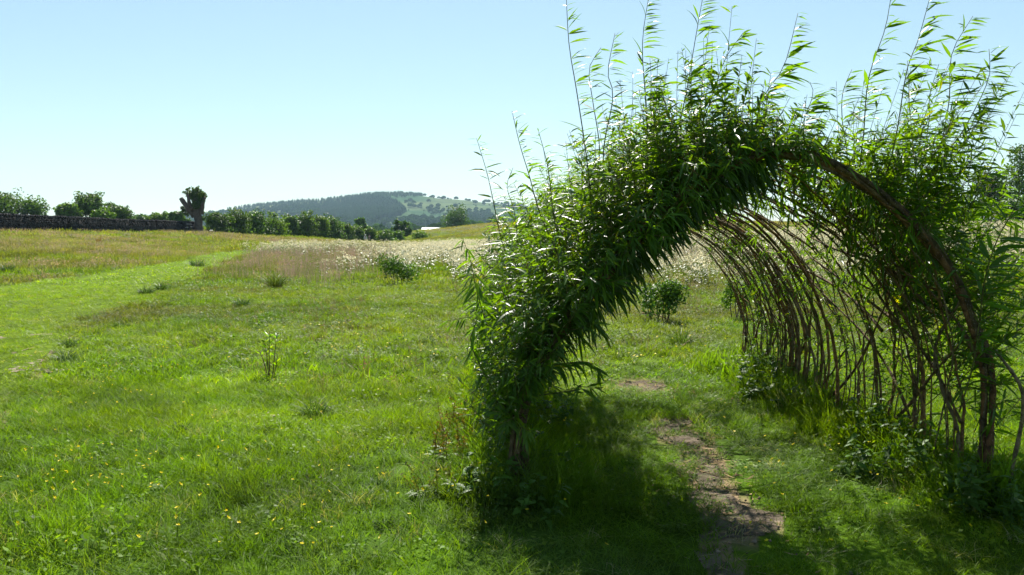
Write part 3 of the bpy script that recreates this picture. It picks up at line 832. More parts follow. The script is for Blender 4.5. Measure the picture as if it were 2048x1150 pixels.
# front hoop: a bundle of rods twisted round each other
for k in range(11):
    ph = k / 11 * 6.28; t = np.linspace(0, 1, 54); p = hoop(np.zeros(54), t)
    tw = t * (10 + 2 * (k % 3)) + ph + 0.6 * np.sin(t * 9 + k * 2)
    foot = 1 + 1.1 * sstep(0.20, 0.0, t) + 0.6 * sstep(0.88, 1.0, t)
    R = (0.022 + 0.009 * np.sin(t * 13 + k * 1.7)) * foot
    n = hoop_normal(np.zeros(54), t)
    tanv = unit(np.gradient(p, axis=0)); b = np.cross(tanv, n)
    q = p + n * (np.cos(tw) * R)[:, None] + b * (np.sin(tw) * R)[:, None]
    q[0, 2] -= 0.12; q[-1, 2] -= 0.12
    a, c = (0, 54) if k < 3 else ((0, int(rw.integers(26, 40))) if k % 2 else (int(rw.integers(10, 22)), 54))
    rod(q[a:c], (0.022 if a == 0 else 0.009) * (0.66 + 0.1 * (k % 4)), (0.014 if a == 0 else 0.022) * (0.66 + 0.1 * (k % 4)), ((0.62, 0.6, 0.58), (0.5, 0.44, 0.38), (0.8, 0.55, 0.42), (0.4, 0.37, 0.34))[k % 4], 8)
# rods along both walls, bent over the roof and tied in
def wall_rod(s0, side, top, r0, tint, lean=0.0, wander=0.05):
    n = 34; f = np.linspace(0, 1, n)
    t = (1 - f * top) if side > 0 else f * top
    s = np.clip(s0 + lean * f + wander * np.sin(f * rw.uniform(3, 8) + rw.random() * 6) * f, 0.0, 1.02)
    p = hoop(s, t)
    p = p + np.cumsum(rw.normal(size=(n, 3)) * 0.006, axis=0) * np.minimum(1, f * 5)[:, None] + hoop_normal(s, t) * rw.normal() * 0.03
    p[0, 2] -= 0.12
    return rod(p, r0, r0 * 0.42, tint)
CLUMPS = np.sort(np.concatenate([rw.uniform(0.03, 1.0, 12), np.linspace(0.06, 1.0, 9)]))
for i in range(58):
    s0 = np.clip(CLUMPS[i % 21] + rw.normal() * 0.014, 0.02, 1.0)
    wall_rod(s0, 1, rw.uniform(0.45, 0.8) if i % 3 else rw.uniform(0.2, 0.42), 0.0055 + 0.011 * rw.random() ** 1.7, (RED, BROWN, GREY)[int(rw.integers(3))], rw.normal() * 0.13, 0.09)
for i in range(30):                                     # thin whips between the stout rods
    wall_rod(rw.uniform(0.03, 1.0), 1, rw.uniform(0.4, 0.85) if i % 3 else rw.uniform(0.15, 0.4), rw.uniform(0.0038, 0.0065), (RED, (1.4, 1.1, 0.8), GREY)[int(rw.integers(3))], rw.normal() * 0.18, 0.12)
for i in range(30):
    wall_rod(0.03 + 0.97 * i / 29, -1, rw.uniform(0.45, 0.75), rw.uniform(0.009, 0.016), (RED, BROWN, GREY)[int(rw.integers(3))], rw.normal() * 0.05)
# diagonal weavers across the far wall
for s0, s1, ta, tb in ((0.30, 0.04, 0.995, 0.83), (0.52, 0.20, 0.99, 0.78), (0.06, 0.42, 0.93, 0.72), (0.16, 0.5, 0.98, 0.76), (0.75, 0.45, 0.99, 0.75), (0.10, 0.34, 0.80, 0.68), (0.28, 0.62, 0.84, 0.70), (0.9, 0.62, 0.98, 0.74), (0.02, 0.16, 0.86, 0.70)):
    f = np.linspace(0, 1, 18); s = s0 + (s1 - s0) * f; t = ta + (tb - ta) * f
    p = hoop(s, t) + hoop_normal(s, t) * (0.03 * np.sin(f * 6))[:, None]; p[:, 2] += 0.03 * np.sin(f * 3.14)
    rod(p, 0.013, 0.007, BROWN)
# the weaver that loops back on itself
LOOP = [(1960, 600, 5.1), (1860, 575, 5.3), (1790, 545, 5.5), (1730, 510, 5.7), (1695, 520, 5.8), (1705, 555, 5.75), (1745, 580, 5.65), (1765, 570, 5.6), (1772, 545, 5.6), (1790, 520, 5.6)]
LP = catmull([at(u, v, y) for u, v, y in LOOP], 34)
rod(LP, 0.010, 0.005, RED)
# second stem behind the near foot and the stray outer stem
rod(catmull([gp(2006, 1020) - (0, 0, .1), at(2026, 930, 4.55), at(2046, 830, 4.5), at(2040, 770, 4.5), at(1990, 700, 4.6)], 16), 0.016, 0.009, GREY)

# ---- leaves
def leaf_unit(curl, seg=6, fold=0.22):
    """lance-shaped leaf along +x, 1 long, half-width 1 (scaled later), folded along its midrib"""
    x = np.linspace(0, 1, seg + 1); V = []; F = []
    w = np.sin(np.pi * np.clip(x, 0, 1) ** 0.85) ** 0.8
    for i, (a, b) in enumerate(zip(x, w)):
        z = -curl * a * a + 0.01 * math.sin(a * 19)
        V += [(a, b, z + fold * b * 0.1), (a, 0, z), (a, -b, z + fold * b * 0.1)]
    for i in range(seg):
        k = i * 3
        F += [(k, k + 1, k + 4, k + 3), (k + 1, k + 2, k + 5, k + 4)]
    return np.array(V), np.array(F)
LEAF_V = []
for c_ in (0.10, 0.22, 0.38, 0.02):
    v, f = leaf_unit(c_); v = v * (1, 0.05, 1)
    g = Geo(); g.add(v, f); LEAF_V.append(g)
LEAF_ME = []
for i, tn in enumerate(((1.25, 1.2, 1.0), (1.0, 1.05, 1.0), (1.15, 1.15, 0.9), (0.9, 1.0, 1.0), (1.45, 1.3, 0.9), (1.1, 1.15, 1.0))):
    g = Geo(); v, f = leaf_unit((0.10, 0.22, 0.38, 0.04, 0.28, 0.16)[i]); g.add(v * (1, (0.05, 0.056, 0.048, 0.054, 0.052, 0.058)[i], 1), f, np.array(tn))
    me = g.mesh('leaf'); me.materials.append(M_willow); LEAF_ME.append(me)

def frame(d, up):
    x = unit(d); y = np.cross(up, x); ny = np.linalg.norm(y, axis=-1, keepdims=True)
    y = np.where(ny < 1e-4, np.array((0, 1.0, 0)), y / np.maximum(ny, 1e-9)); z = np.cross(x, y)
    return x, y, z
WIND = np.array((0.75, -0.15, -0.05))

def leaf_batch(P, D, U, L, W, droop, tint):
    """folded lance leaves, 8 vertices and 8 triangles each"""
    n = len(P); x, y, z = frame(D, U)
    st = np.array((0, 0.28, 0.62, 1.0)); hw = np.array((0, 1.0, 0.85, 0))
    def pt(k, side):
        s = st[k]; c = P + x * (L * s)[:, None]; c[:, 2] -= droop * L * s * s
        return c + y * (W * hw[k] * side)[:, None] + z * (W * hw[k] * 0.35 * abs(side))[:, None]
    V = np.stack([pt(0, 0), pt(1, -1), pt(1, 0), pt(1, 1), pt(2, -1), pt(2, 0), pt(2, 1), pt(3, 0)], 1).reshape(-1, 3)
    T = np.array([(0, 2, 1), (0, 3, 2), (1, 2, 5), (1, 5, 4), (2, 3, 6), (2, 6, 5), (4, 5, 7), (5, 6, 7)])[:, ::-1]
    F = (np.arange(n)[:, None, None] * 8 + T[None]).reshape(-1, 3)
    return V, F, np.repeat(tint, 8, axis=0)

GT, GL = Geo(), Geo()
def tall_shoot(path, n_leaf, length, wind=1.0, r0=0.006, droop=0.0, both=0.25):
    """one long shoot: its stem is a part, its leaves are sub-parts"""
    path = [path[0] + (path[0] - path[1]) * 1.1] + list(path)
    path = [np.asarray(q, float) + rw.normal(size=3) * (0.03 if 0 < j < len(path) - 1 else 0) for j, q in enumerate(path)]
    P = catmull(path, 16); o3 = P[0].copy()
    g = Geo(); g.add(*tube(P - o3, np.linspace(r0, 0.0016, 16), 5), np.array((0.7, 1.0, 0.45) if wind else (0.8, 0.9, 0.6)))
    st = link('shoot', g.mesh('shoot'), M_bark, ARCH, o3 - AO)
    T = unit(np.gradient(P, axis=0))
    for k in range(n_leaf):
        f = 0.24 + 0.75 * min(1.0, max(0.0, (k + 0.5 + 1.1 * (rw.random() - 0.5)) / n_leaf)); i = min(14, int(f * 15)); q = P[i] + (P[i + 1] - P[i]) * (f * 15 - i); tg = T[i]
        az = k * 2.4 + rw.random(); a = unit(np.cross(tg, (0.3, 1, 0.2))); b = np.cross(tg, a)
        rad = a * math.cos(az) + b * math.sin(az)
        d = unit(tg * (0.28 + 0.55 * f ** 4) + rad * 0.55 + WIND * wind * (1.25 if rw.random() > both else 0.2) + np.array((0, 0, -droop)))
        x, y, z = frame(d, tg + rw.normal(size=3) * 0.35)
        L = length * rw.uniform(0.7, 1.15) * (1 - 0.45 * sstep(0.75, 1.0, f)) * (0.8 + 0.2 * min(1, f * 4))
        M = Matrix(((x[0], y[0], z[0], 0), (x[1], y[1], z[1], 0), (x[2], y[2], z[2], 0), (0, 0, 0, 1)))
        lf = bpy.data.objects.new('leaf', LEAF_ME[int(rw.integers(6))]); COL.objects.link(lf); lf.parent = st
        lf.matrix_basis = Matrix.Translation(Vector(q - o3)) @ M @ Matrix.Diagonal((L, L * rw.uniform(0.8, 1.25), L, 1))
    m = int(n_leaf * 3.4); f = rw.uniform(0.12, 1.0, m); i = np.minimum(14, (f * 15).astype(int)); q = P[i] + (P[i + 1] - P[i]) * (f * 15 - i)[:, None]; tg = T[i]
    rad = unit(np.cross(tg, rw.normal(size=(m, 3))))
    d = unit(tg * 0.3 + rad * 0.6 + WIND * wind * np.where(rw.random(m) > both, 1.2, 0.2)[:, None] + np.array((0, 0, -droop)))
    L = length * rw.uniform(0.55, 1.1, m) * (1 - 0.45 * sstep(0.75, 1.0, f))
    GL.add(*leaf_batch(q - AO, d, tg + rw.normal(size=(m, 3)) * 0.35, L, L * rw.uniform(0.05, 0.085, m), 0.3 * rw.random(m), rw.uniform(0.9, 1.4, m)[:, None] * np.array((1.1, 1.1, 0.9))))
    return st

def pp(*pts): return [at(u, v, y) for u, v, y in pts]
SHOOTS = [
    (pp((1168, 335, 5.0), (1150, 190, 4.95), (1136, 90, 4.9), (1132, -20, 4.9)), 17, 0.15, 1.0, 0.0),
    (pp((1212, 300, 5.3), (1213, 200, 5.3), (1217, 130, 5.3), (1230, 66, 5.3)), 11, 0.15, 1.0, 0.0),
    (pp((1185, 300, 5.6), (1186, 200, 5.6), (1190, 140, 5.6), (1202, 95, 5.6)), 9, 0.14, 1.0, 0.0),
    (pp((1283, 330, 5.1), (1286, 200, 5.1), (1292, 90, 5.1), (1298, -10, 5.1)), 24, 0.17, 1.2, 0.0),
    (pp((1330, 330, 5.0), (1360, 190, 5.0), (1385, 80, 5.0), (1408, -20, 5.0)), 22, 0.19, 1.1, -0.1),
    (pp((1378, 330, 5.0), (1430, 200, 5.0), (1452, 120, 5.0), (1486, 66, 5.0)), 15, 0.19, 0.9, 0.1),
    (pp((1490, 330, 5.2), (1530, 200, 5.15), (1560, 110, 5.1), (1596, 26, 5.1)), 18, 0.20, 1.0, 0.1),
    (pp((1600, 320, 5.2), (1610, 250, 5.2), (1618, 200, 5.2), (1620, 165, 5.2)), 14, 0.18, 1.0, 0.1),
    (pp((1690, 300, 5.6), (1690, 230, 5.6), (1694, 180, 5.6), (1704, 138, 5.6)), 10, 0.17, 0.9, 0.0),
    (pp((1728, 280, 5.0), (1748, 160, 5.0), (1768, 60, 5.0), (1784, -20, 5.0)), 15, 0.17, 1.0, 0.0),
    (pp((1770, 300, 4.9), (1815, 150, 4.9), (1840, 70, 4.9), (1864, -20, 4.9)), 17, 0.20, 0.9, 0.0),
    (pp((1860, 330, 5.0), (1895, 220, 5.0), (1920, 120, 5.0), (1946, 32, 5.0)), 15, 0.20, 1.0, 0.15),
    (pp((1890, 340, 4.8), (1930, 250, 4.8), (1955, 160, 4.8), (1978, 98, 4.8)), 15, 0.19, 1.0, 0.15),
    (pp((1850, 320, 5.4), (1862, 240, 5.4), (1872, 180, 5.4), (1878, 128, 5.4)), 10, 0.17, 1.0, 0.0),
    (pp((1008, 480, 5.9), (984, 400, 5.8), (968, 340, 5.8), (953, 276, 5.8)), 12, 0.15, 0.9, 0.1),
    (pp((1086, 420, 5.4), (1060, 340, 5.4), (1045, 290, 5.4), (1024, 222, 5.4)), 13, 0.15, 0.8, 0.0),
    (pp((1030, 470, 6.2), (1028, 410, 6.2), (1027, 370, 6.2), (1026, 335, 6.2)), 8, 0.14, 0.8, 0.0),
    (pp((1108, 420, 5.2), (1095, 350, 5.2), (1082, 300, 5.2), (1077, 262, 5.2)), 10, 0.14, 0.8, 0.0),
    (pp((985, 640, 4.9), (958, 570, 4.85), (940, 520, 4.8), (925, 476, 4.8)), 15, 0.16, -0.25, 0.75),
    (pp((990, 760, 4.7), (945, 680, 4.65), (915, 650, 4.6), (893, 642, 4.6)), 13, 0.16, -0.3, 1.0),
    (pp((1075, 720, 4.7), (1120, 722, 4.65), (1160, 730, 4.6), (1202, 752, 4.6)), 12, 0.15, 0.35, 0.55),
    (pp((1080, 790, 4.7), (1130, 775, 4.65), (1165, 770, 4.6), (1205, 778, 4.6)), 8, 0.14, 0.5, 0.3),
    (pp((1975, 560, 4.5), (1990, 480, 4.4), (2010, 400, 4.4), (2034, 325, 4.4)), 10, 0.22, 1.1, 0.0),
    (pp((1955, 720, 4.7), (1990, 620, 4.6), (2012, 560, 4.6), (2040, 505, 4.6)), 12, 0.19, 0.8, 0.1)]
for path, nl, ln, wnd, dr in SHOOTS:
    tall_shoot(path, nl, ln, wnd, 0.0055, dr)

# ---- the mass of small side shoots: twigs and leaves
def side_shoots(S, T, Dr, Ln, per_m, leaf_len, wind, droop, down=0.15):
    base = hoop(S, T)
    for p, d, ln in zip(base, Dr, Ln):
        f = np.linspace(0, 1, 6)[:, None]
        bend = np.array((0, 0, 0.25 * ln)) + WIND * 0.12 * ln * wind
        C = p + d * ln * f + bend * f * f
        GT.add(*tube(C - AO, np.linspace(0.0035, 0.0012, 6), 3, False), np.array((0.8, 0.95, 0.5)))
        n = max(4, int(ln * per_m)); q = np.sort(rw.uniform(0.06, 1, n)); i = np.minimum(4, (q * 5).astype(int)); w = (q * 5 - i)[:, None]
        Q = C[i] * (1 - w) + C[i + 1] * w; tg = unit(C[i + 1] - C[i])
        rad = unit(np.cross(tg, rw.normal(size=(n, 3))))
        dd = unit(tg * 0.6 + rad * 0.8 + WIND * 0.35 * wind + np.array((0, 0, -down)))
        L = leaf_len * rw.uniform(0.58, 1.3, n) * (1 - 0.4 * q ** 3)
        tint = (rw.uniform(0.75, 1.35) * rw.uniform(0.8, 1.25, n))[:, None] * np.array((1, 1, 1)) * (1 + rw.random((n, 1)) ** 3 * np.array((0.5, 0.2, 0))) * np.where(rw.random((n, 1)) < 0.02, np.array((2.6, 1.5, 0.8)), 1)
        GL.add(*leaf_batch(Q - AO, dd, tg + rw.normal(size=(n, 3)) * 0.5, L, L * rw.uniform(0.050, 0.088, n), droop * rw.uniform(0.3, 1.4, n), tint))
def density(s, t):
    left = np.where(t < 0.40, 160 * sstep(0.01, 0.10, t) + 10, 0.0)
    roof = np.where((t >= 0.40) & (t < 0.72), np.where(s < 0.30, 160, np.where(s < 0.8, 9, 60)), 0.0)
    right = np.where(t >= 0.72, np.where(s < 0.30, 130 * sstep(0.97, 0.78, t) + 6, 12), 0.0)
    return left + roof + right
AREA = 4.6 * 4.2
N = int(AREA * 195); S = rw.random(N); T = rw.random(N)
k = rw.random(N) * 150 < density(S, T); S, T = S[k], T[k]
nrm = hoop_normal(S, T); n = len(S)
right = (T > 0.60) & (S < 0.30)
Ln = np.where(T < 0.4, rw.uniform(0.18, 0.45 + 0.3 * rw.random(n), n), np.where(right, rw.uniform(0.3, 1.0, n), np.where(T < 0.72, rw.uniform(0.22, 0.42 + 0.4 * rw.random(n) ** 2, n), rw.uniform(0.06, 0.22, n))))
Ln = np.where(T < 0.12, Ln * 0.75, Ln)
Ln = Ln * (1 - 0.5 * sstep(0.49, 0.54, T) * sstep(0.665, 0.625, T))     # the crown dips between its two groups of shoots
D = unit(nrm * np.where(right, 1.0, 0.75)[:, None] + np.array((0, -0.1, 1)) * np.where(T < 0.4, 0.45, 0.7)[:, None] + rw.normal(size=(n, 3)) * 0.42)
side_shoots(S, T, D, Ln, 58, 0.122, 0.7, 0.28)
# long leafy plumes that rise from the shoulder of the arch
n = 105; S = rw.uniform(0.0, 0.38, n); T = rw.uniform(0.24, 0.47, n)
D = unit(hoop_normal(S, T) * 0.35 + np.array((0.05, -0.1, 1.0)) + rw.normal(size=(n, 3)) * 0.22)
side_shoots(S, T, D, rw.uniform(0.35, 0.80, n), 52, 0.135, 0.8, 0.25)
# sprigs that break up the bare limb of the far leg
n = 75; S = rw.uniform(-0.02, 0.03, n); T = rw.uniform(0.52, 0.93, n)
D = unit(hoop_normal(S, T) * rw.uniform(-0.5, 1.0, n)[:, None] + np.array((0.1, -0.5, 0.1)) + rw.normal(size=(n, 3)) * 0.5)
side_shoots(S, T, D, rw.uniform(0.06, 0.22, n), 48, 0.10, 0.4, 0.4, 0.4)
# leaves that hang like a comb from the inside of the front hoop
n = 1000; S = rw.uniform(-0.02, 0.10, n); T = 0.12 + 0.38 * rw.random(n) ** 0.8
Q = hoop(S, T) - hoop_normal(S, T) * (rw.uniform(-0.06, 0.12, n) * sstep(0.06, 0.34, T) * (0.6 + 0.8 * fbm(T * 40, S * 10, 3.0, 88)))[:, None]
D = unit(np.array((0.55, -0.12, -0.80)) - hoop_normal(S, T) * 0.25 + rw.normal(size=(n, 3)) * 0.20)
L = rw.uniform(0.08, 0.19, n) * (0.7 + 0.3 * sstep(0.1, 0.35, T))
GL.add(*leaf_batch(Q - AO, D, np.array((0.2, -1.0, 0.1)) + rw.normal(size=(n, 3)) * 0.6, L, L * rw.uniform(0.04, 0.065, n), 0.3 * rw.random(n), rw.uniform(0.45, 0.85, n)[:, None] * np.ones(3)))  # tint dimmed so these leaves read as shaded silhouettes
n = 40; S = rw.uniform(-0.02, 0.12, n); T = rw.uniform(0.2, 0.46, n)
D = unit(-hoop_normal(S, T) * 0.8 + np.array((0.3, -0.15, -0.55)) + rw.normal(size=(n, 3)) * 0.2)
side_shoots(S, T, D, rw.uniform(0.08, 0.24, n), 50, 0.14, 0.2, 0.45, 1.0)
# shoots that stand out from the mouth of the tunnel and cover its front hoop
n = 360; S = rw.uniform(-0.02, 0.05, n); T = 0.08 + 0.46 * rw.random(n)
D = unit(hoop_normal(S, T) * rw.uniform(0.1, 1.0, n)[:, None] + np.array((0, -0.75, 0.25)) + rw.normal(size=(n, 3)) * 0.4)
side_shoots(S, T, D, rw.uniform(0.10, 0.36, n), 55, 0.11, 0.5, 0.35, 0.3)
n = 110; S = rw.uniform(0.0, 0.32, n); T = rw.uniform(0.48, 0.78, n)
D = unit(-hoop_normal(S, T) * 0.6 + np.array((0.1, -0.15, -0.3)) + rw.normal(size=(n, 3)) * 0.35)
side_shoots(S, T, D, rw.uniform(0.05, 0.16, n), 45, 0.11, 0.2, 0.4, 0.5)
# foot of the near wall and far end of the other wall
n = 60; S = rw.uniform(0.0, 0.8, n); T = rw.uniform(0.0, 0.16, n)
D = unit(hoop_normal(S, T) * 0.6 + np.array((0, -0.2, 0.2)) + rw.normal(size=(n, 3)) * 0.5)
side_shoots(S, T, D, rw.uniform(0.1, 0.3, n), 45, 0.10, 0.2, 0.4, 0.3)
n = 330; S = rw.uniform(0.06, 1.0, n) ** 0.6; T = 0.66 + 0.32 * rw.random(n) ** 1.2
D = unit(hoop_normal(S, T) * rw.choice([-0.6, 0.9], n)[:, None] + np.array((0, -0.1, 0.2)) + rw.normal(size=(n, 3)) * 0.5)
side_shoots(S, T, D, rw.uniform(0.08, 0.26, n), 50, 0.085, 0.3, 0.3, 0.2)
link('twigs', GT.mesh('twigs'), M_bark, ARCH)['kind'] = 'stuff'
link('foliage', GL.mesh('foliage'), M_willow, ARCH)['kind'] = 'stuff'

# ------------------------------------------------------------------ grass and flowers
SRC = {}
def source_collection(name, meshes):
    c = bpy.data.collections.new(name)
    for me in meshes:
        o = bpy.data.objects.new(me.name, me); c.objects.link(o)
    return c
def scatter(name, coll, P, rot, scl, idx, tint, label):
    me = bpy.data.meshes.new(name)
    me.vertices.add(len(P)); me.vertices.foreach_set('co', np.asarray(P, np.float32).ravel())
    a = me.attributes.new('rot', 'FLOAT_VECTOR', 'POINT'); a.data.foreach_set('vector', np.asarray(rot, np.float32).ravel())
    a = me.attributes.new('scl', 'FLOAT_VECTOR', 'POINT'); a.data.foreach_set('vector', np.asarray(scl, np.float32).ravel())
    a = me.attributes.new('idx', 'INT', 'POINT'); a.data.foreach_set('value', np.asarray(idx, np.int32))
    add_tint(me, tint)
    o = link(name, me)
    ng = bpy.data.node_groups.new(name, 'GeometryNodeTree')
    ng.interface.new_socket('Geometry', in_out='INPUT', socket_type='NodeSocketGeometry')
    ng.interface.new_socket('Geometry', in_out='OUTPUT', socket_type='NodeSocketGeometry')
    N = ng.nodes; Lk = ng.links
    gi, go = N.new('NodeGroupInput'), N.new('NodeGroupOutput')
    ip = N.new('GeometryNodeInstanceOnPoints'); ci = N.new('GeometryNodeCollectionInfo')
    ci.inputs['Collection'].default_value = coll; ci.inputs['Separate Children'].default_value = True; ci.inputs['Reset Children'].default_value = True
    def attr(nm, tp):
        n = N.new('GeometryNodeInputNamedAttribute'); n.data_type = tp; n.inputs['Name'].default_value = nm; return n.outputs['Attribute']
    er = N.new('FunctionNodeEulerToRotation')
    Lk.new(attr('rot', 'FLOAT_VECTOR'), er.inputs[0])
    Lk.new(gi.outputs[0], ip.inputs['Points']); Lk.new(ci.outputs[0], ip.inputs['Instance']); ip.inputs['Pick Instance'].default_value = True
    Lk.new(attr('idx', 'INT'), ip.inputs['Instance Index']); Lk.new(er.outputs[0], ip.inputs['Rotation']); Lk.new(attr('scl', 'FLOAT_VECTOR'), ip.inputs['Scale'])
    Lk.new(ip.outputs[0], go.inputs[0])
    o.modifiers.new('scatter', 'NODES').node_group = ng
    return tag(o, label, kind='stuff')

def blade(g, base, ang, h, w, lean, segs=3, col=(1, 1, 1), twist=0.0):
    d = np.array((math.cos(ang), math.sin(ang), 0)); s = np.array((-math.sin(ang + twist), math.cos(ang + twist), 0))
    V = []; F = []
    for i in range(segs):
        f = i / segs; c = base + d * lean * f ** 1.8 * h + np.array((0, 0, h * (f - 0.28 * lean * f * f)))
        ww = w * (1 - 0.55 * f); V += [c - s * ww, c + s * ww]
    V.append(base + d * lean * h + np.array((0, 0, h * (1 - 0.28 * lean))))
    for i in range(segs - 1): k = 2 * i; F += [(k, k + 1, k + 3), (k, k + 3, k + 2)]
    k = 2 * segs - 2; F.append((k, k + 1, k + 2)); g.add(V, F, np.array(col))
def tuft(name, n, rad, h, w, seed, mat, lean=(0.1, 0.9), segs=3):
    r = np.random.default_rng(seed); g = Geo()
    for i in range(n):
        a = r.random() * 6.28; q = rad * math.sqrt(r.random()); b = np.array((math.cos(a) * q, math.sin(a) * q, -0.01))
        blade(g, b, r.random() * 6.28, h * r.uniform(0.5, 1.25), w * r.uniform(0.6, 1.3), r.uniform(*lean), segs, twist=r.normal() * 0.8)
    me = g.mesh(name, False, False); me.materials.append(mat); return me
def seed_tuft(name, n, rad, h, w, seed, mat, head=0.12):
    r = np.random.default_rng(seed); g = Geo()
    for i in range(n):
        a = r.random() * 6.28; q = rad * math.sqrt(r.random()); b = np.array((math.cos(a) * q, math.sin(a) * q, 0)); an = r.random() * 6.28
        hh = h * r.uniform(0.6, 1.2); le = r.uniform(0.05, 0.4); blade(g, b, an, hh, w * 0.5, le, 2)
        tip = b + np.array((math.cos(an) * le * hh, math.sin(an) * le * hh, hh * (1 - 0.28 * le)))
        for k in range(4):
            c = tip + r.normal(size=3) * (0.012, 0.012, head * 0.3) - (0, 0, head * 0.3); s = w * r.uniform(0.8, 2.0)
            e1, e2 = r.normal(size=3) * s, r.normal(size=3) * (s, s, s * 2); g.add([c - e1, c + e2, c + e1], [(0, 1, 2)])
    me = g.mesh(name, False, False); me.materials.append(mat); return me
def broad_tuft(name, n, rad, h, seed, mat, size=0.02):
    r = np.random.default_rng(seed); g = Geo()
    for i in range(n):
        a = r.random() * 6.28; q = rad * math.sqrt(r.random()); p = np.array((math.cos(a) * q, math.sin(a) * q, h * r.uniform(0.4, 1.0)))
        nr = unit(np.array((0, 0, 1.0)) + r.normal(size=3) * 0.5); x = unit(np.cross(nr, r.normal(size=3))); y = np.cross(nr, x); s = size * r.uniform(0.6, 1.4)
        g.add([p - x * s, p + y * s * 0.6, p + x * s, p - y * s * 0.6], [(0, 1, 2), (0, 2, 3)])
    me = g.mesh(name, False, False); me.materials.append(mat); return me
def umbel_plant(name, n, h, spread, seed, head):
    """leafy stems that carry loose cream flower heads"""
    r = np.random.default_rng(seed); g = Geo(); me2 = Geo()
    for i in range(n):
        a = r.random() * 6.28; q = spread * math.sqrt(r.random()); b = np.array((math.cos(a) * q, math.sin(a) * q, 0)); hh = h * r.uniform(0.65, 1.1)
        top = b + (r.normal() * 0.06, r.normal() * 0.06, hh)
        g.add(*tube([b, (b + top) / 2 + r.normal(size=3) * 0.02, top], [0.006, 0.004, 0.003], 3, False))
        for k in range(7):
            c = b + (top - b) * r.uniform(0.1, 0.85); an = r.random() * 6.28; d = np.array((math.cos(an), math.sin(an), 0.35)); s = np.array((-math.sin(an), math.cos(an), 0)); L = r.uniform(0.06, 0.14)
            g.add([c, c + d * L * 0.5 + s * L * 0.3, c + d * L, c + d * L * 0.5 - s * L * 0.3], [(0, 1, 2), (0, 2, 3)])
        for k in range(16):
            c = top + r.normal(size=3) * (head, head, head * 0.55); s = head * r.uniform(0.18, 0.42); nr = unit(r.normal(size=3) + (0, 0, 0.8)); x = unit(np.cross(nr, r.normal(size=3))); y = np.cross(nr, x)
            me2.add([c - x * s, c + y * s, c + x * s, c - y * s], [(0, 1, 2), (0, 2, 3)])
    ng = len(np.concatenate(g.f)); nf = len(np.concatenate(me2.f)); g.add(np.concatenate(me2.v), np.concatenate(me2.f))
    me = g.mesh(name, False, False); me.materials.append(M_grass_mid); me.materials.append(M_heads)
    me.polygons.foreach_set('material_index', np.r_[np.zeros(ng, np.int32), np.ones(nf, np.int32)]); return me
M_grass_mid = leaf_material('meadow_leaf', (0.09, 0.13, 0.03), False, 0.35, 0.5, 0.3)
M_heads = leaf_material('cream_heads', (0.70, 0.65, 0.45), False, 0.35, 0.8, 0.1, tcol=(1.05, 1.0, 0.9))
for mm in (M_grass_mid, M_heads):                                      # these carry no tint attribute: plain colour
    for n_ in mm.node_tree.nodes:
        if n_.type == 'ATTRIBUTE': n_.attribute_type = 'INSTANCER'

def field(n_per_m2, y0, y1, seed, margin=1.4):
    r = np.random.default_rng(seed)
    half = lambda y: 0.66 * y + margin
    area = (half(y0) + half(y1)) * (y1 - y0); n = int(area * n_per_m2)
    y = y0 + (y1 - y0) * np.sqrt(r.random(n)) if y0 < 1 else np.sqrt(r.uniform(y0 ** 2, y1 ** 2, n))
    x = r.uniform(-1, 1, n) * half(y)
    return x, y, r

WALL_FEET = lambda x, y: (np.minimum(np.abs(x - np.interp(y, (YF, YR), (FC[0, 0], RC[0, 0]))), np.abs(x - np.interp(y, (YF, YR), (FC[-1, 0], RC[-1, 0]))))) + 4 * np.maximum(0, np.maximum(YF - 0.3 - y, y - YR - 0.2))
def grass_height(x, y):
    """how tall the sward stands, in metres"""
    h = 0.062 + 0.07 * fbm(x, y, 1.1, 51) + 0.07 * sstep(0.55, 0.75, fbm(x, y, 0.55, 52))
    h = h * (1 - 0.2 * sstep(8, 12, y)) + 0.03 * sstep(14, 22, y) + 0.08 * sstep(24, 40, y)
    inside = (x > np.interp(y, (YF, YR), (FC[0, 0], RC[0, 0]))) & (x < np.interp(y, (YF, YR), (FC[-1, 0], RC[-1, 0]))) & (y < YR + 0.6) & (y > 2)
    h = np.where(inside, h * 0.62, h)
    h = h + 0.24 * sstep(0.55, 0.12, WALL_FEET(x, y)) * (0.5 + fbm(x, y, 0.4, 53))
    tr = track_mask(x, y)
    h = np.where(tr, 0.05 + 0.03 * vnoise(x, y, 1.0, 54), h)
    soil = near_any(x, y, DIRT, 0.42, 0.22) | near_any(x, y, BARE, 0.3)
    edge = near_any(x, y, DIRT, 0.9, 0.5, 8)
    h = np.where(edge, np.minimum(h, 0.06), h)
    return h, soil

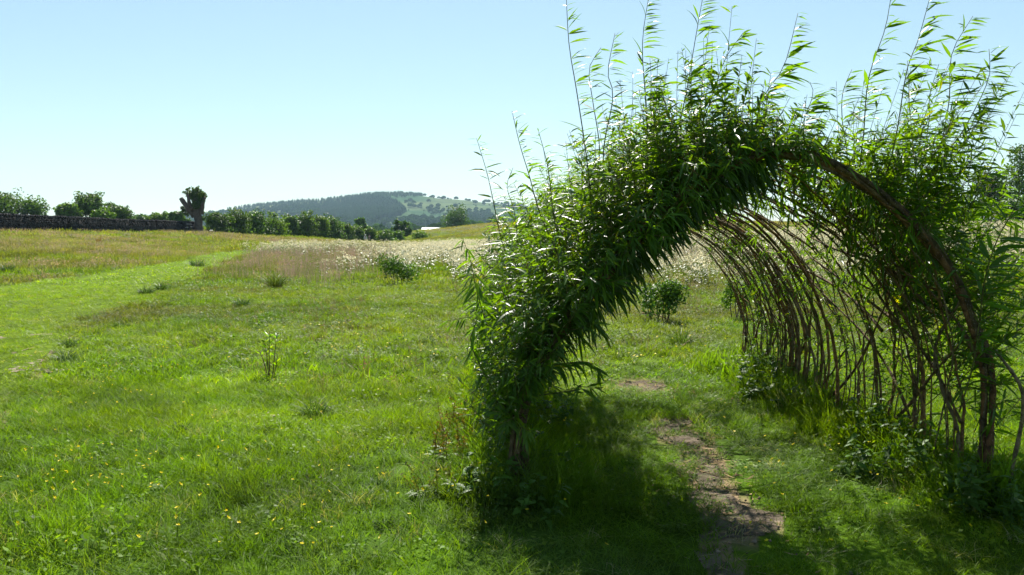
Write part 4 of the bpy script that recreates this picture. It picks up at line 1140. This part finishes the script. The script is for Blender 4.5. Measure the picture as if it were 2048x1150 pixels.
def lay(name, per_m2, y0, y1, seed, coll, nvar, unit_h, wide, label, keepf=None, tintf=None, lean=0.25, hfac=1.0):
    x, y, r = field(per_m2, y0, y1, seed)
    h, soil = grass_height(x, y)
    keep = ~soil | (r.random(len(x)) < 0.16 + 0.6 * (vnoise(x, y, 0.17, 57) > np.where(y < 8.5, 0.66, 0.5)))
    if keepf is not None: keep &= keepf(x, y, r)
    x, y, h = x[keep], y[keep], h[keep] * hfac
    n = len(x); c = sward(x, y) if tintf is None else tintf(x, y, r)
    c = c * r.uniform(0.72, 1.3, n)[:, None] * (1 + r.random((n, 1)) ** 4 * np.array((0.6, 0.25, 0.1)))
    dead = r.random(n) < 0.022
    if tintf is None: c[dead] = G_STRAW * r.uniform(0.8, 1.3, (dead.sum(), 1))
    z = ground_z(x, y)
    sc = h / unit_h * r.uniform(0.75, 1.25, n)
    rot = np.stack([r.normal(size=n) * lean * 0.5, r.normal(size=n) * lean * 0.5 + 0.08, r.uniform(0, 6.28, n)], -1)
    w = np.maximum(wide, 0.55 * wide + 0.45 * sc * wide)
    return scatter(name, coll, np.stack([x, y, z], -1), rot, np.stack([w, w, sc], -1), r.integers(0, nvar, n), c, label)

near_c = source_collection('near_grass', [tuft('tuft', 26, 0.075, 0.12, 0.0021, i, M_grass, (0.15, 1.25), 4) for i in range(6)])
mid_c = source_collection('mid_grass', [tuft('tuft', 22, 0.12, 0.14, 0.0045, 20 + i, M_grass, (0.2, 1.3), 3) for i in range(5)])
far_c = source_collection('far_grass', [tuft('tuft', 30, 0.34, 0.25, 0.011, 40 + i, M_grass, (0.1, 0.7), 2) for i in range(5)])
dist_c = source_collection('distant_grass', [tuft('tuft', 34, 0.9, 0.25, 0.028, 60 + i, M_grass, (0.1, 0.7), 2) for i in range(4)])
lay('near_grass', 200, 2.4, 8.0, 1, near_c, 6, 0.12, 1.0, 'short lush grass around the willow tunnel')
lay('meadow_grass', 75, 8.0, 22.0, 2, mid_c, 5, 0.14, 1.0, 'tussocky meadow grass in the middle of the field')
lay('rough_grass', 7.5, 22.0, 62.0, 3, far_c, 5, 0.25, 1.0, 'rough grass of the upper field')
lay('distant_grass', 1.1, 62.0, 200.0, 4, dist_c, 4, 0.25, 1.0, 'distant grass below the hedge and the bank')
clov_c = source_collection('clover', [broad_tuft('clover', 26, 0.12, 0.07, i, M_grass, 0.014) for i in range(3)])
lay('clover', 26, 2.4, 9.0, 5, clov_c, 3, 0.10, 1.0, 'low clover and broad leaves among the grass', keepf=lambda x, y, r: fbm(x, y, 0.8, 61) > 0.47, hfac=0.9)
lay('mid_clover', 11, 9.0, 24.0, 15, clov_c, 3, 0.10, 1.3, 'patches of broad-leaved plants in the middle of the field', keepf=lambda x, y, r: (fbm(x, y, 1.3, 64) > 0.5) & ~track_mask(x, y), tintf=lambda x, y, r: G_BLUE * np.ones((len(x), 3)), hfac=1.1)
seed_c = source_collection('seed_grass', [seed_tuft('seed_stems', 9, 0.14, 0.36, 0.0032, i, M_seed) for i in range(4)])
pinkt = lambda x, y, r: np.array((0.17, 0.115, 0.075)) * np.ones((len(x), 3))
lay('seed_grass', 9, 3.0, 24.0, 6, seed_c, 4, 0.2, 1.0, 'thin brown flowering grass stems in the meadow', keepf=lambda x, y, r: (~track_mask(x, y)) & ((r.random(len(x)) < 0.04 + 0.6 * sstep(0.52, 0.66, fbm(x, y, 1.8, 62))) & (y > 7) | near_any(x, y, PINK) | (r.random(len(x)) < 0.02)), tintf=pinkt)
seedf_c = source_collection('far_seed_grass', [seed_tuft('seed_stems', 16, 0.4, 0.45, 0.010, 10 + i, M_seed, 0.16) for i in range(4)])
lay('pink_grass', 1.3, 24.0, 110.0, 7, seedf_c, 4, 0.33, 1.0, 'hazy pink-brown flowering grass across the upper field',
    keepf=lambda x, y, r: (~track_mask(x, y)) & (near_any(x, y, PINK) | in_poly(x, y, FLOWER) & (fbm(x, y, 3.0, 66) > 0.6) | (fbm(x * 0.35, y, 7.0, 35) + r.normal(size=len(x)) * 0.06 > 0.545)), tintf=lambda x, y, r: np.array((0.31, 0.255, 0.165)) * np.ones((len(x), 3)))
mead_c = source_collection('meadowsweet', [umbel_plant('meadowsweet', 6, 0.75, 0.36, i, 0.062) for i in range(5)])
tallp_c = source_collection('tall_pink_grass', [seed_tuft('seed_stems', 26, 0.4, 0.75, 0.006, 30 + i, M_seed, 0.22) for i in range(3)])
def lay_pink():
    x, y, r = field(4.0, 14.0, 75.0, 18, 2.0)
    k = near_any(x, y, PINK[:3], 5.0, 2.5) & (fbm(x, y, 2.2, 68) + r.normal(size=len(x)) * 0.08 > 0.47); x, y = x[k], y[k]; n = len(x); s = r.uniform(0.7, 1.1, n)
    c = np.array((0.30, 0.215, 0.185)) * r.uniform(0.75, 1.25, (n, 1)); c[r.random(n) < 0.4] = G_OLIVE
    scatter('tall_pink_grass', tallp_c, np.stack([x, y, ground_z(x, y)], -1), np.stack([r.normal(size=n) * .1, r.normal(size=n) * .1, r.uniform(0, 6.28, n)], -1), np.stack([s, s, s], -1), r.integers(0, 3, n), c,
            'tall hazy pink flowering grass among the meadowsweet')
lay_pink()
def lay_flower():
    x, y, r = field(1.5, 15.0, 85.0, 8, 4.0)
    x = np.where(r.random(len(x)) < 0.5, x, r.uniform(-8, 40, len(x)))
    k = in_poly(x + r.normal(size=len(x)) * 0.8, y + r.normal(size=len(x)) * 1.2, FLOWER) & (fbm(x, y, 4.0, 63) + r.normal(size=len(x)) * 0.13 > 0.40) & (~near_any(x, y, PINK[:2], 3.0, 2.0) | (r.random(len(x)) < 0.2)) & (r.random(len(x)) < sstep(-19, -9, x * 40 / np.maximum(y, 25)) + 0.15)
    x, y = x[k], y[k]; n = len(x); s = r.uniform(0.7, 1.15, n) * (1 - 0.25 * sstep(30, 17, y))
    scatter('meadowsweet', mead_c, np.stack([x, y, ground_z(x, y)], -1), np.stack([r.normal(size=n) * .06, r.normal(size=n) * .06, r.uniform(0, 6.28, n)], -1), np.stack([s, s, s], -1),
            r.integers(0, 5, n), np.ones((n, 3)) * r.uniform(0.8, 1.1, (n, 1)), 'broad band of cream flowering meadowsweet across the field')
lay_flower()

# ------------------------------------------------------------------ single plants of the meadow
M_plant = leaf_material('plant_leaf', (0.08, 0.13, 0.025), False, 0.4, 0.5, 0.2)
def tussock(u, v, w_px, h_px, label, tint, n=170, seed=0, stiff=0.5, head=None, name='grass_tussock', group='grass tussocks in the field'):
    b = gp(u, v); d = b[1]; W = px_w(w_px, d) * 0.5; H = px_w(h_px, d); r = np.random.default_rng(seed + 900); g = Geo()
    bw = max(0.0022, 0.0007 * d ** 0.8)
    for i in range(n):
        a = r.random() * 6.28; q = W * 0.55 * math.sqrt(r.random()); p = np.array((math.cos(a) * q, math.sin(a) * q, -0.02))
        blade(g, p, a + r.normal() * 0.7, H * (0.4 + 0.9 * r.random() ** 1.3) * (1.15 - 0.5 * q / (W * 0.55 + 1e-6)), bw * r.uniform(0.6, 1.3), r.uniform(0.25, 1.5) * (1.2 - stiff), 4, np.array(tint) * 0.75 * r.uniform(0.6, 1.35), r.normal())
    o = link(name, g.mesh(name, False), M_plant, None, b)
    return tag(o, label, 'grass tussock' if name == 'grass_tussock' else 'plant', group)
TUS = [(482, 614, 44, 24, 'dark green tussock above the sapling on the slope', (0.55, 0.75, 0.7)),
       (394, 534, 46, 20, 'grey-green tussock at the lower edge of the mown track', (0.65, 0.85, 1.1)),
       (292, 590, 44, 22, 'dark tussock with bare soil at its foot beside the track', (0.6, 0.75, 0.8)),
       (322, 582, 26, 22, 'small upright green tussock next to the bare-footed one', (0.8, 1.0, 0.7)),
       (16, 545, 32, 22, 'grey-blue rush clump in the pink grass above the track', (0.7, 0.85, 1.4)),
       (140, 694, 40, 22, 'flattened blue-green tussock nearest the upper bare soil', (0.7, 0.95, 1.2)),
       (132, 726, 60, 34, 'wide leaning blue-green tussock beside the bare soil strip', (0.75, 1.0, 1.1)),
       (240, 655, 44, 14, 'low dark tussock lying between track and sapling', (0.6, 0.85, 0.7)),
       (628, 836, 66, 44, 'dark hollow tussock in the lush grass near the sapling', (0.45, 0.7, 0.6)),
       (360, 868, 46, 30, 'dark tussock among the most buttercups', (0.5, 0.75, 0.6)),
       (528, 870, 30, 26, 'small dark tuft downhill of the sapling', (0.45, 0.65, 0.55)),
       (1362, 690, 70, 46, 'bright rush tuft framed by the arch below the umbel bush', (1.1, 1.25, 0.6)),
       (550, 578, 40, 46, 'tall olive tussock under the pink grass haze', (0.95, 0.95, 0.5)),
       (1040, 560, 60, 40, 'green tussock behind the willow leaves', (0.9, 1.0, 0.7)),
       (760, 980, 60, 34, 'dark green tussock in the sunny foreground grass', (0.6, 0.9, 0.7)),
       (770, 1056, 56, 34, 'dark tussock with dead brown leaves in the foreground', (0.6, 0.75, 0.6))]
for i, (u, v, w, h, lab, tint) in enumerate(TUS):
    tussock(u, v, w, h, lab, tint, 260, i, 0.3)
tussock(198, 487, 20, 15, 'rust-brown dead dock clump below the stone wall', (2.3, 0.75, 1.0), 60, 40, 0.9, name='dock_plant', group=None)

def leafy_bush(name, u, v, w_px, h_px, label, tint, seed, n=1500, size=0.035, stems=7, lob=9):
    b = gp(u, v); d = b[1]; W = px_w(w_px, d) * 0.5; H = px_w(h_px, d); r = np.random.default_rng(seed)
    e = empty(name, b, label, 'bush')
    lobes = [(r.uniform(-.7, .7) * W, r.uniform(-.6, .6) * W, H * r.uniform(0.35, 0.8), W * r.uniform(.3, .5), W * r.uniform(.3, .5), H * r.uniform(.2, .32)) for _ in range(lob)]
    g = Geo(); g.add(*crown_geo(lobes, n, size, r, tint, gap=0.38)); link('foliage', g.mesh('foliage', False), M_tree, e)['kind'] = 'stuff'
    for i in range(stems):
        L = lobes[i % lob]; x0 = np.array((L[0] * 0.5, L[1] * 0.5, -0.05))
        g = Geo(); g.add(*tube(catmull([x0, (x0 + L[:3]) / 2 + (r.normal() * 0.03, 0, 0), np.array(L[:3])], 6), np.linspace(0.012, 0.004, 6), 5), np.array((1.0, 0.95, 0.9)))
        link('stem', g.mesh('stem'), M_trunk, e)
    return e
leafy_bush('meadow_bush', 798, 572, 74, 62, 'small dark bush standing alone before the cream flowers', (0.75, 0.95, 0.75), 61, 1900, 0.035)
leafy_bush('meadow_bush', 1322, 645, 108, 84, 'dark leafy bush seen through the arch', (0.8, 1.0, 0.75), 62, 2300, 0.03)
leafy_bush('meadow_bush', 1470, 640, 56, 90, 'thin light green bush against the far end of the tunnel', (1.15, 1.3, 0.75), 64, 1200, 0.028)

# sapling: three thin stems and a few leaves
def sapling():
    b = gp(541, 762); d = b[1]; e = empty('willow_sapling', b, 'thin young willow with three bare stems and yellowish top leaves', 'sapling'); s = d / F_PX
    r = np.random.default_rng(31)
    for dx, h in ((-10, 88), (0, 100), (12, 96), (-16, 60), (17, 50)):
        P = catmull([(dx * 0.25 * s, r.normal() * .01, -0.05), (dx * 0.6 * s, r.normal() * .02, h * 0.5 * s), (dx * 1.1 * s + r.normal() * .01, r.normal() * .03, h * s)], 10)
        g = Geo(); g.add(*tube(P, np.linspace(0.007, 0.0025, 10), 6), np.array((0.55, 0.5, 0.5)))
        st = link('stem', g.mesh('stem'), M_bark, e)
        for k in range(22 if h > 70 else 5):
            f = r.uniform(0.5, 1.0) ** 0.7; i = min(8, int(f * 9)); q = P[i]
            a = r.random() * 6.28; dd = unit(np.array((math.cos(a), math.sin(a), 0.9))); x, y, z = frame(dd, np.array((0.1, 0.2, 1.0)) + r.normal(size=3) * 0.3)
            M = Matrix(((x[0], y[0], z[0], 0), (x[1], y[1], z[1], 0), (x[2], y[2], z[2], 0), (0, 0, 0, 1))); L = r.uniform(0.07, 0.125)
            lf = bpy.data.objects.new('leaf', SAP_ME[k % 3]); COL.objects.link(lf); lf.parent = st
            lf.matrix_basis = Matrix.Translation(Vector(q)) @ M @ Matrix.Diagonal((L * 0.85, L * 1.5, L * 0.85, 1))
SAP_ME = []
for tn in ((2.6, 1.9, 0.6), (2.0, 1.8, 0.8), (1.6, 1.7, 0.8)):
    g = Geo(); v, f = leaf_unit(0.2, 4); g.add(v * (1, 0.06, 1), f, np.array(tn)); me = g.mesh('leaf'); me.materials.append(M_willow); SAP_ME.append(me)
sapling()

# brown sorrel, docks and brambles around the near foot of the tunnel
class OffGeo:
    def __init__(self, into, off): self.g = into; self.off = np.asarray(off)
    def add(self, v, f, col=None): self.g.add(np.asarray(v, float).reshape(-1, 3) + self.off, f, col)
def sorrel(into, u, v, seed, h=0.34, n=7, col=(1.9, 0.85, 0.9), y=None):
    b = gp(u, v); r = np.random.default_rng(seed); g = OffGeo(into, b)
    for i in range(n):
        a = r.random() * 6.28; q = 0.1 * r.random(); p0 = np.array((math.cos(a) * q, math.sin(a) * q, -0.02)); hh = h * r.uniform(0.6, 1.1); p1 = p0 + (r.normal() * .06, r.normal() * .06, hh)
        g.add(*tube([p0, (p0 + p1) / 2 + r.normal(size=3) * .01, p1], [.003, .0025, .0015], 3, False), np.array(col) * 0.8)
        for k in range(34):
            f = r.uniform(0.35, 1.0); c = p0 + (p1 - p0) * f + r.normal(size=3) * .011; s = r.uniform(.004, .009); x = unit(r.normal(size=3)); yv = unit(np.cross(x, r.normal(size=3)))
            g.add([c - x * s, c + yv * s, c + x * s, c - yv * s], [(0, 1, 2), (0, 2, 3)], np.array(col) * r.uniform(.6, 1.4))
        for k in range(5):
            f = r.uniform(0.0, 0.4); c = p0 + (p1 - p0) * f; an = r.random() * 6.28; dd = np.array((math.cos(an), math.sin(an), .3)); s = np.array((-math.sin(an), math.cos(an), 0)); L = r.uniform(.05, .1)
            g.add([c, c + dd * L * .5 + s * L * .22, c + dd * L + (0, 0, -.02), c + dd * L * .5 - s * L * .22], [(0, 1, 2), (0, 2, 3)], np.array((0.9, 1.0, 0.8)))
SG = Geo()
for i, (u, v) in enumerate(((905, 880), (932, 868), (950, 905), (890, 925), (925, 940), (960, 870), (912, 985), (860, 1000), (945, 985), (975, 930))):
    sorrel(SG, u, v, 700 + i, 0.30 if i < 6 else 0.2, 6, (1.9, 0.85, 0.9) if i < 6 else (1.6, 1.1, 0.9))
def nettle(into, u, v, seed, h=0.4, n=9, spread=0.16, tint=(0.75, 1.0, 0.7), L0=0.07):
    b = gp(u, v); r = np.random.default_rng(seed); g = OffGeo(into, b)
    for i in range(n):
        a = r.random() * 6.28; q = spread * math.sqrt(r.random()); p0 = np.array((math.cos(a) * q, math.sin(a) * q, -0.02)); hh = h * r.uniform(0.5, 1.1); p1 = p0 + (r.normal() * .08, r.normal() * .08, hh)
        g.add(*tube([p0, (p0 + p1) / 2, p1], [.004, .003, .0015], 3, False), np.array(tint))
        m = 12; f = r.uniform(0.15, 1, m); az = r.random(m) * 6.28; Q = p0 + (p1 - p0) * f[:, None]; D = np.stack([np.cos(az), np.sin(az), r.uniform(-.2, .6, m)], -1); L = L0 * r.uniform(.6, 1.3, m)
        g.add(*leaf_batch(Q, unit(D), np.array((0, 0, 1.0)) + r.normal(size=(m, 3)) * .3, L, L * 0.22, 0.35 * np.ones(m), np.array(tint) * r.uniform(.7, 1.3, m)[:, None]))
WG = Geo()
for i, (u, v, h) in enumerate(((1000, 1010, .3), (965, 1000, .26), (1075, 960, .34), (1090, 900, .36), (1060, 1040, .25), (985, 950, .34), (1110, 860, .34), (1510, 768, .45), (1540, 790, .45), (1500, 800, .3), (1620, 800, .4), (1680, 850, .38),
                               (1740, 900, .42), (1800, 930, .4), (1850, 970, .36), (1900, 1000, .32), (1600, 830, .3), (1950, 1040, .34), (2010, 1060, .32), (1720, 960, .3))):
    nettle(WG, u, v, 800 + i, h)

tag(link('sorrel_stems', SG.mesh('sorrel_stems', False), M_plant), 'seeding brown sorrel stems beside the near foot of the tunnel', kind='stuff')
tag(link('undergrowth', WG.mesh('undergrowth', False), M_plant), 'dark leafy weeds along the feet of the willow walls', kind='stuff')

# white umbels before the wall
def hogweed(u, v, d, label, seed, n=4, h=0.9):
    b = spot(u, d); r = np.random.default_rng(seed); e = empty('hogweed_plant', b, label, 'plant', 'white umbels at the foot of the stone wall')
    gs, gh = Geo(), Geo()
    for i in range(n):
        p0 = np.array((r.normal() * .25, r.normal() * .2, -.05)); p1 = p0 + (r.normal() * .15, 0, h * r.uniform(.7, 1.2)); gs.add(*tube([p0, (p0 + p1) / 2, p1], [.02, .016, .01], 4, False), np.array((1, 1, 1)))
        for k in range(26):
            a = r.random() * 6.28; q = .2 * math.sqrt(r.random()); c = p1 + (math.cos(a) * q, math.sin(a) * q, .06 - q * .25 + r.normal() * .01); s = r.uniform(.03, .05)
            gh.add([c + (-s, 0, .005), c + (0, s, .01), c + (s, 0, .005), c + (0, -s, 0)], [(0, 1, 2), (0, 2, 3)], np.array((1, 1, 1)))
    link('stem', gs.mesh('stem'), M_plant, e); link('flower_head', gh.mesh('flower_head', False), M_white, e)['kind'] = 'stuff'
M_white = leaf_material('white_flower', (0.8, 0.8, 0.76), False, 0.3, 0.8, 0.1, tcol=(1, 1, 1))
hogweed(378, 464, 100, 'white umbel flowers at the wall foot beside the cut tree', 1, 5)
hogweed(424, 469, 103, 'single white umbel on the hedge side of the cut tree', 2, 2, 0.5)

# stone and dead twigs
def pebble(u, v, size, label):
    b = gp(u, v); r = np.random.default_rng(int(u)); k = 8; V = []; F = []
    for i, (z, q) in enumerate(((-.2, .7), (.1, 1.0), (.4, .85), (.62, .45))):
        for j in range(k): a = j / k * 6.28; w = q * r.uniform(.8, 1.15); V.append((math.cos(a) * w * size, math.sin(a) * w * size * .7, z * size))
    i = np.arange(3)[:, None] * k; j = np.arange(k)[None]; g = Geo(); g.add(V, np.stack([i + j, i + (j + 1) % k, i + k + (j + 1) % k, i + k + j], -1).reshape(-1, 4)); n = g.n
    g.add([V[m] for m in range(24, 32)] + [(0, 0, size * .66)], [(m, (m + 1) % 8, 8) for m in range(8)])
    tag(link('stone', g.mesh('stone'), M_stone, None, b), label, 'stone')
pebble(1258, 766, 0.032, 'small dark stone on the worn grass past the tunnel path')
def twig(pts, label, r0=0.006):
    P = catmull([gp(u, v) + (0, 0, z) for u, v, z in pts], 10); b = P[0].copy(); g = Geo(); rr = np.random.default_rng(int(pts[0][0]))
    g.add(*tube(P - b, np.linspace(r0, r0 * .4, 10), 5, True, .2, rr), np.array((1.5, 1.4, 1.25)))
    for k in (3, 6):
        d = P[k] - b; g.add(*tube([d, d + unit(P[k + 1] - P[k]) * .05 + rr.normal(size=3) * .03 + (0, 0, .02)], [r0 * .5, r0 * .2], 4), np.array((1.5, 1.4, 1.25)))
    tag(link('dead_twig', g.mesh('dead_twig'), M_bark, None, b), label, 'twig')
twig([(1284, 640, .12), (1312, 641, .10), (1338, 646, .06)], 'bleached dead branch lying in front of the arch-framed bush', 0.014)
twig([(1360, 700, .03), (1385, 690, .08), (1412, 684, .06)], 'pale fallen stick behind the bright rush tuft', 0.008)
twig([(1400, 945, .012), (1450, 960, .014), (1490, 952, .012)], 'thin twig lying across the dirt path', 0.004)
twig([(1440, 1040, .012), (1480, 1060, .014), (1530, 1050, .02)], 'curved twig on the dirt path in the arch shadow', 0.004)

# ------------------------------------------------------------------ buttercups: the 300 that show largest are single flowers
M_petal = leaf_material('buttercup_petal', (0.62, 0.50, 0.002), False, 0.25, 0.45, 0.15, tcol=(1.1, 1.0, 0.3))
def buttercup_mesh(seed, lowpoly=False):
    r = np.random.default_rng(seed); g = Geo(); h = 1.0
    top = np.array((r.normal() * .12, r.normal() * .12, h)); g.add(*tube([(0, 0, -.1), (top + 0) * .5 + (r.normal() * .04, r.normal() * .04, 0), top], [.009, .007, .006], 3, False), np.array((0.1, 0.26, 0.8)))
    tilt = r.normal(size=2) * .3
    for i in range(5):
        a = i / 5 * 6.28; d = np.array((math.cos(a), math.sin(a), .35 + tilt[0] * math.cos(a) + tilt[1] * math.sin(a))); s = np.array((-math.sin(a), math.cos(a), 0)); L = .075
        g.add([top, top + d * L * .6 + s * L * .45, top + d * L * 1.1, top + d * L * .6 - s * L * .45], [(0, 1, 2), (0, 2, 3)])
    me = g.mesh('buttercup', False); me.materials.append(M_petal); return me
BC = [buttercup_mesh(i) for i in range(5)]
rb = np.random.default_rng(404)
HOT = [(230, 790, 60, 40), (290, 960, 90, 60), (330, 1000, 80, 60), (190, 1010, 50, 50), (120, 1040, 60, 40), (650, 690, 60, 20), (780, 725, 90, 25), (720, 735, 120, 30), (850, 740, 60, 30), (250, 800, 60, 50), (1330, 730, 70, 30), (1270, 740, 50, 15),
       (470, 1110, 80, 50), (640, 1020, 120, 60), (90, 1000, 80, 60), (1960, 870, 90, 60), (1840, 760, 120, 50), (420, 540, 60, 8), (620, 620, 160, 14), (840, 640, 90, 25), (1560, 980, 60, 60)]
cand = []
for k in range(1500):
    if k % 5 < 2: c = HOT[int(rb.integers(len(HOT)))]; u, v = c[0] + rb.normal() * c[2] * 1.0, c[1] + rb.normal() * c[3] * .8
    else: u, v = rb.uniform(0, 2048), 570 + 590 * rb.random() ** 1.8
    if v < 540 or v > 1175: continue
    cand.append(gp(u, v, 60))
cand = np.array(cand); bad = track_mask(cand[:, 0], cand[:, 1]) | near_any(cand[:, 0], cand[:, 1], DIRT + BARE, 0.2); cand = cand[~bad]
cand = cand[rb.permutation(len(cand))[:520]]; cand = cand[np.argsort(cand[:, 1])]
for b in cand[:300]:
    o = bpy.data.objects.new('buttercup', BC[int(rb.integers(5))]); COL.objects.link(o)
    hh = (float(grass_height(b[:1], b[1:2])[0][0]) + 0.07) * rb.uniform(0.9, 1.3)
    w = rb.uniform(0.09, 0.14)
    o.location = b; o.scale = (w, w, hh); o.rotation_euler = (0, 0, rb.random() * 6.28)
    tag(o, 'yellow buttercup standing in the meadow grass', 'flower', 'buttercups in the meadow')
rest = cand[300:]; n = len(rest)
bc_c = source_collection('far_buttercup', BC)
w = rb.uniform(0.14, 0.22, n); hh = (grass_height(rest[:, 0], rest[:, 1])[0] + 0.08) * rb.uniform(.9, 1.2, n)
scatter('far_buttercups', bc_c, rest, np.stack([0 * w, 0 * w, rb.random(n) * 6.28], -1), np.stack([w, w, hh], -1), rb.integers(0, 5, n), np.ones((n, 3)), 'sprinkle of yellow buttercups farther across the meadow')

# crumbs, chips of stick and dead leaves on the trodden earth
def path_litter():
    r = np.random.default_rng(66); g = Geo()
    for poly in DIRT:
        P = np.array(poly); n = 1100 if poly is DIRT[1] else 330
        x = r.uniform(P[:, 0].min() - .1, P[:, 0].max() + .1, n); y = r.uniform(P[:, 1].min() - .1, P[:, 1].max() + .1, n)
        k = in_poly(x, y, poly) | (r.random(n) < 0.12); x, y = x[k], y[k]; z = ground_z(x, y)
        for a, b, c in zip(x, y, z):
            q = np.array((a, b, c + 0.012)); w = r.random()
            if w < 0.45:                                  # crumb of earth or grit
                t = 0.004 + 0.012 * r.random() ** 3; V = unit(r.normal(size=(6, 3))) * t * (1, 1, 0.7); V = np.vstack([np.eye(3), -np.eye(3)]) * t * r.uniform(.6, 1.2, (6, 1))
                g.add(V + q, [(0, 1, 2), (1, 3, 2), (3, 4, 2), (4, 0, 2), (1, 0, 5), (3, 1, 5), (4, 3, 5), (0, 4, 5)], np.array((0.17, 0.135, 0.1)) * r.uniform(.5, 1.6))
            elif w < 0.8:                                 # dead willow leaf
                an = r.random() * 6.28; d = np.array((math.cos(an), math.sin(an), r.normal() * .15)); e = np.array((-math.sin(an), math.cos(an), r.normal() * .2)); L = r.uniform(.03, .08)
                g.add([q, q + d * L * .5 + e * L * .1, q + d * L + (0, 0, .006), q + d * L * .5 - e * L * .1], [(0, 1, 2), (0, 2, 3)], np.array((0.26, 0.19, 0.09)) * r.uniform(.4, 1.3))
            else:                                         # chip of stick or straw
                an = r.random() * 6.28; d = np.array((math.cos(an), math.sin(an), 0.03)); L = r.uniform(.03, .12); g.add(*tube([q, q + d * L], [.0018, .0012], 3, False), np.array((0.32, 0.26, 0.16)) * r.uniform(.4, 1.2))
    tag(link('path_litter', g.mesh('path_litter', False), M_litter), 'crumbs of earth and dead leaves strewn along the dirt path', kind='stuff')
M_litter = leaf_material('litter', (1, 1, 1), False, 0.1, 0.9, 0.1, tcol=(1, 1, 1))
path_litter()
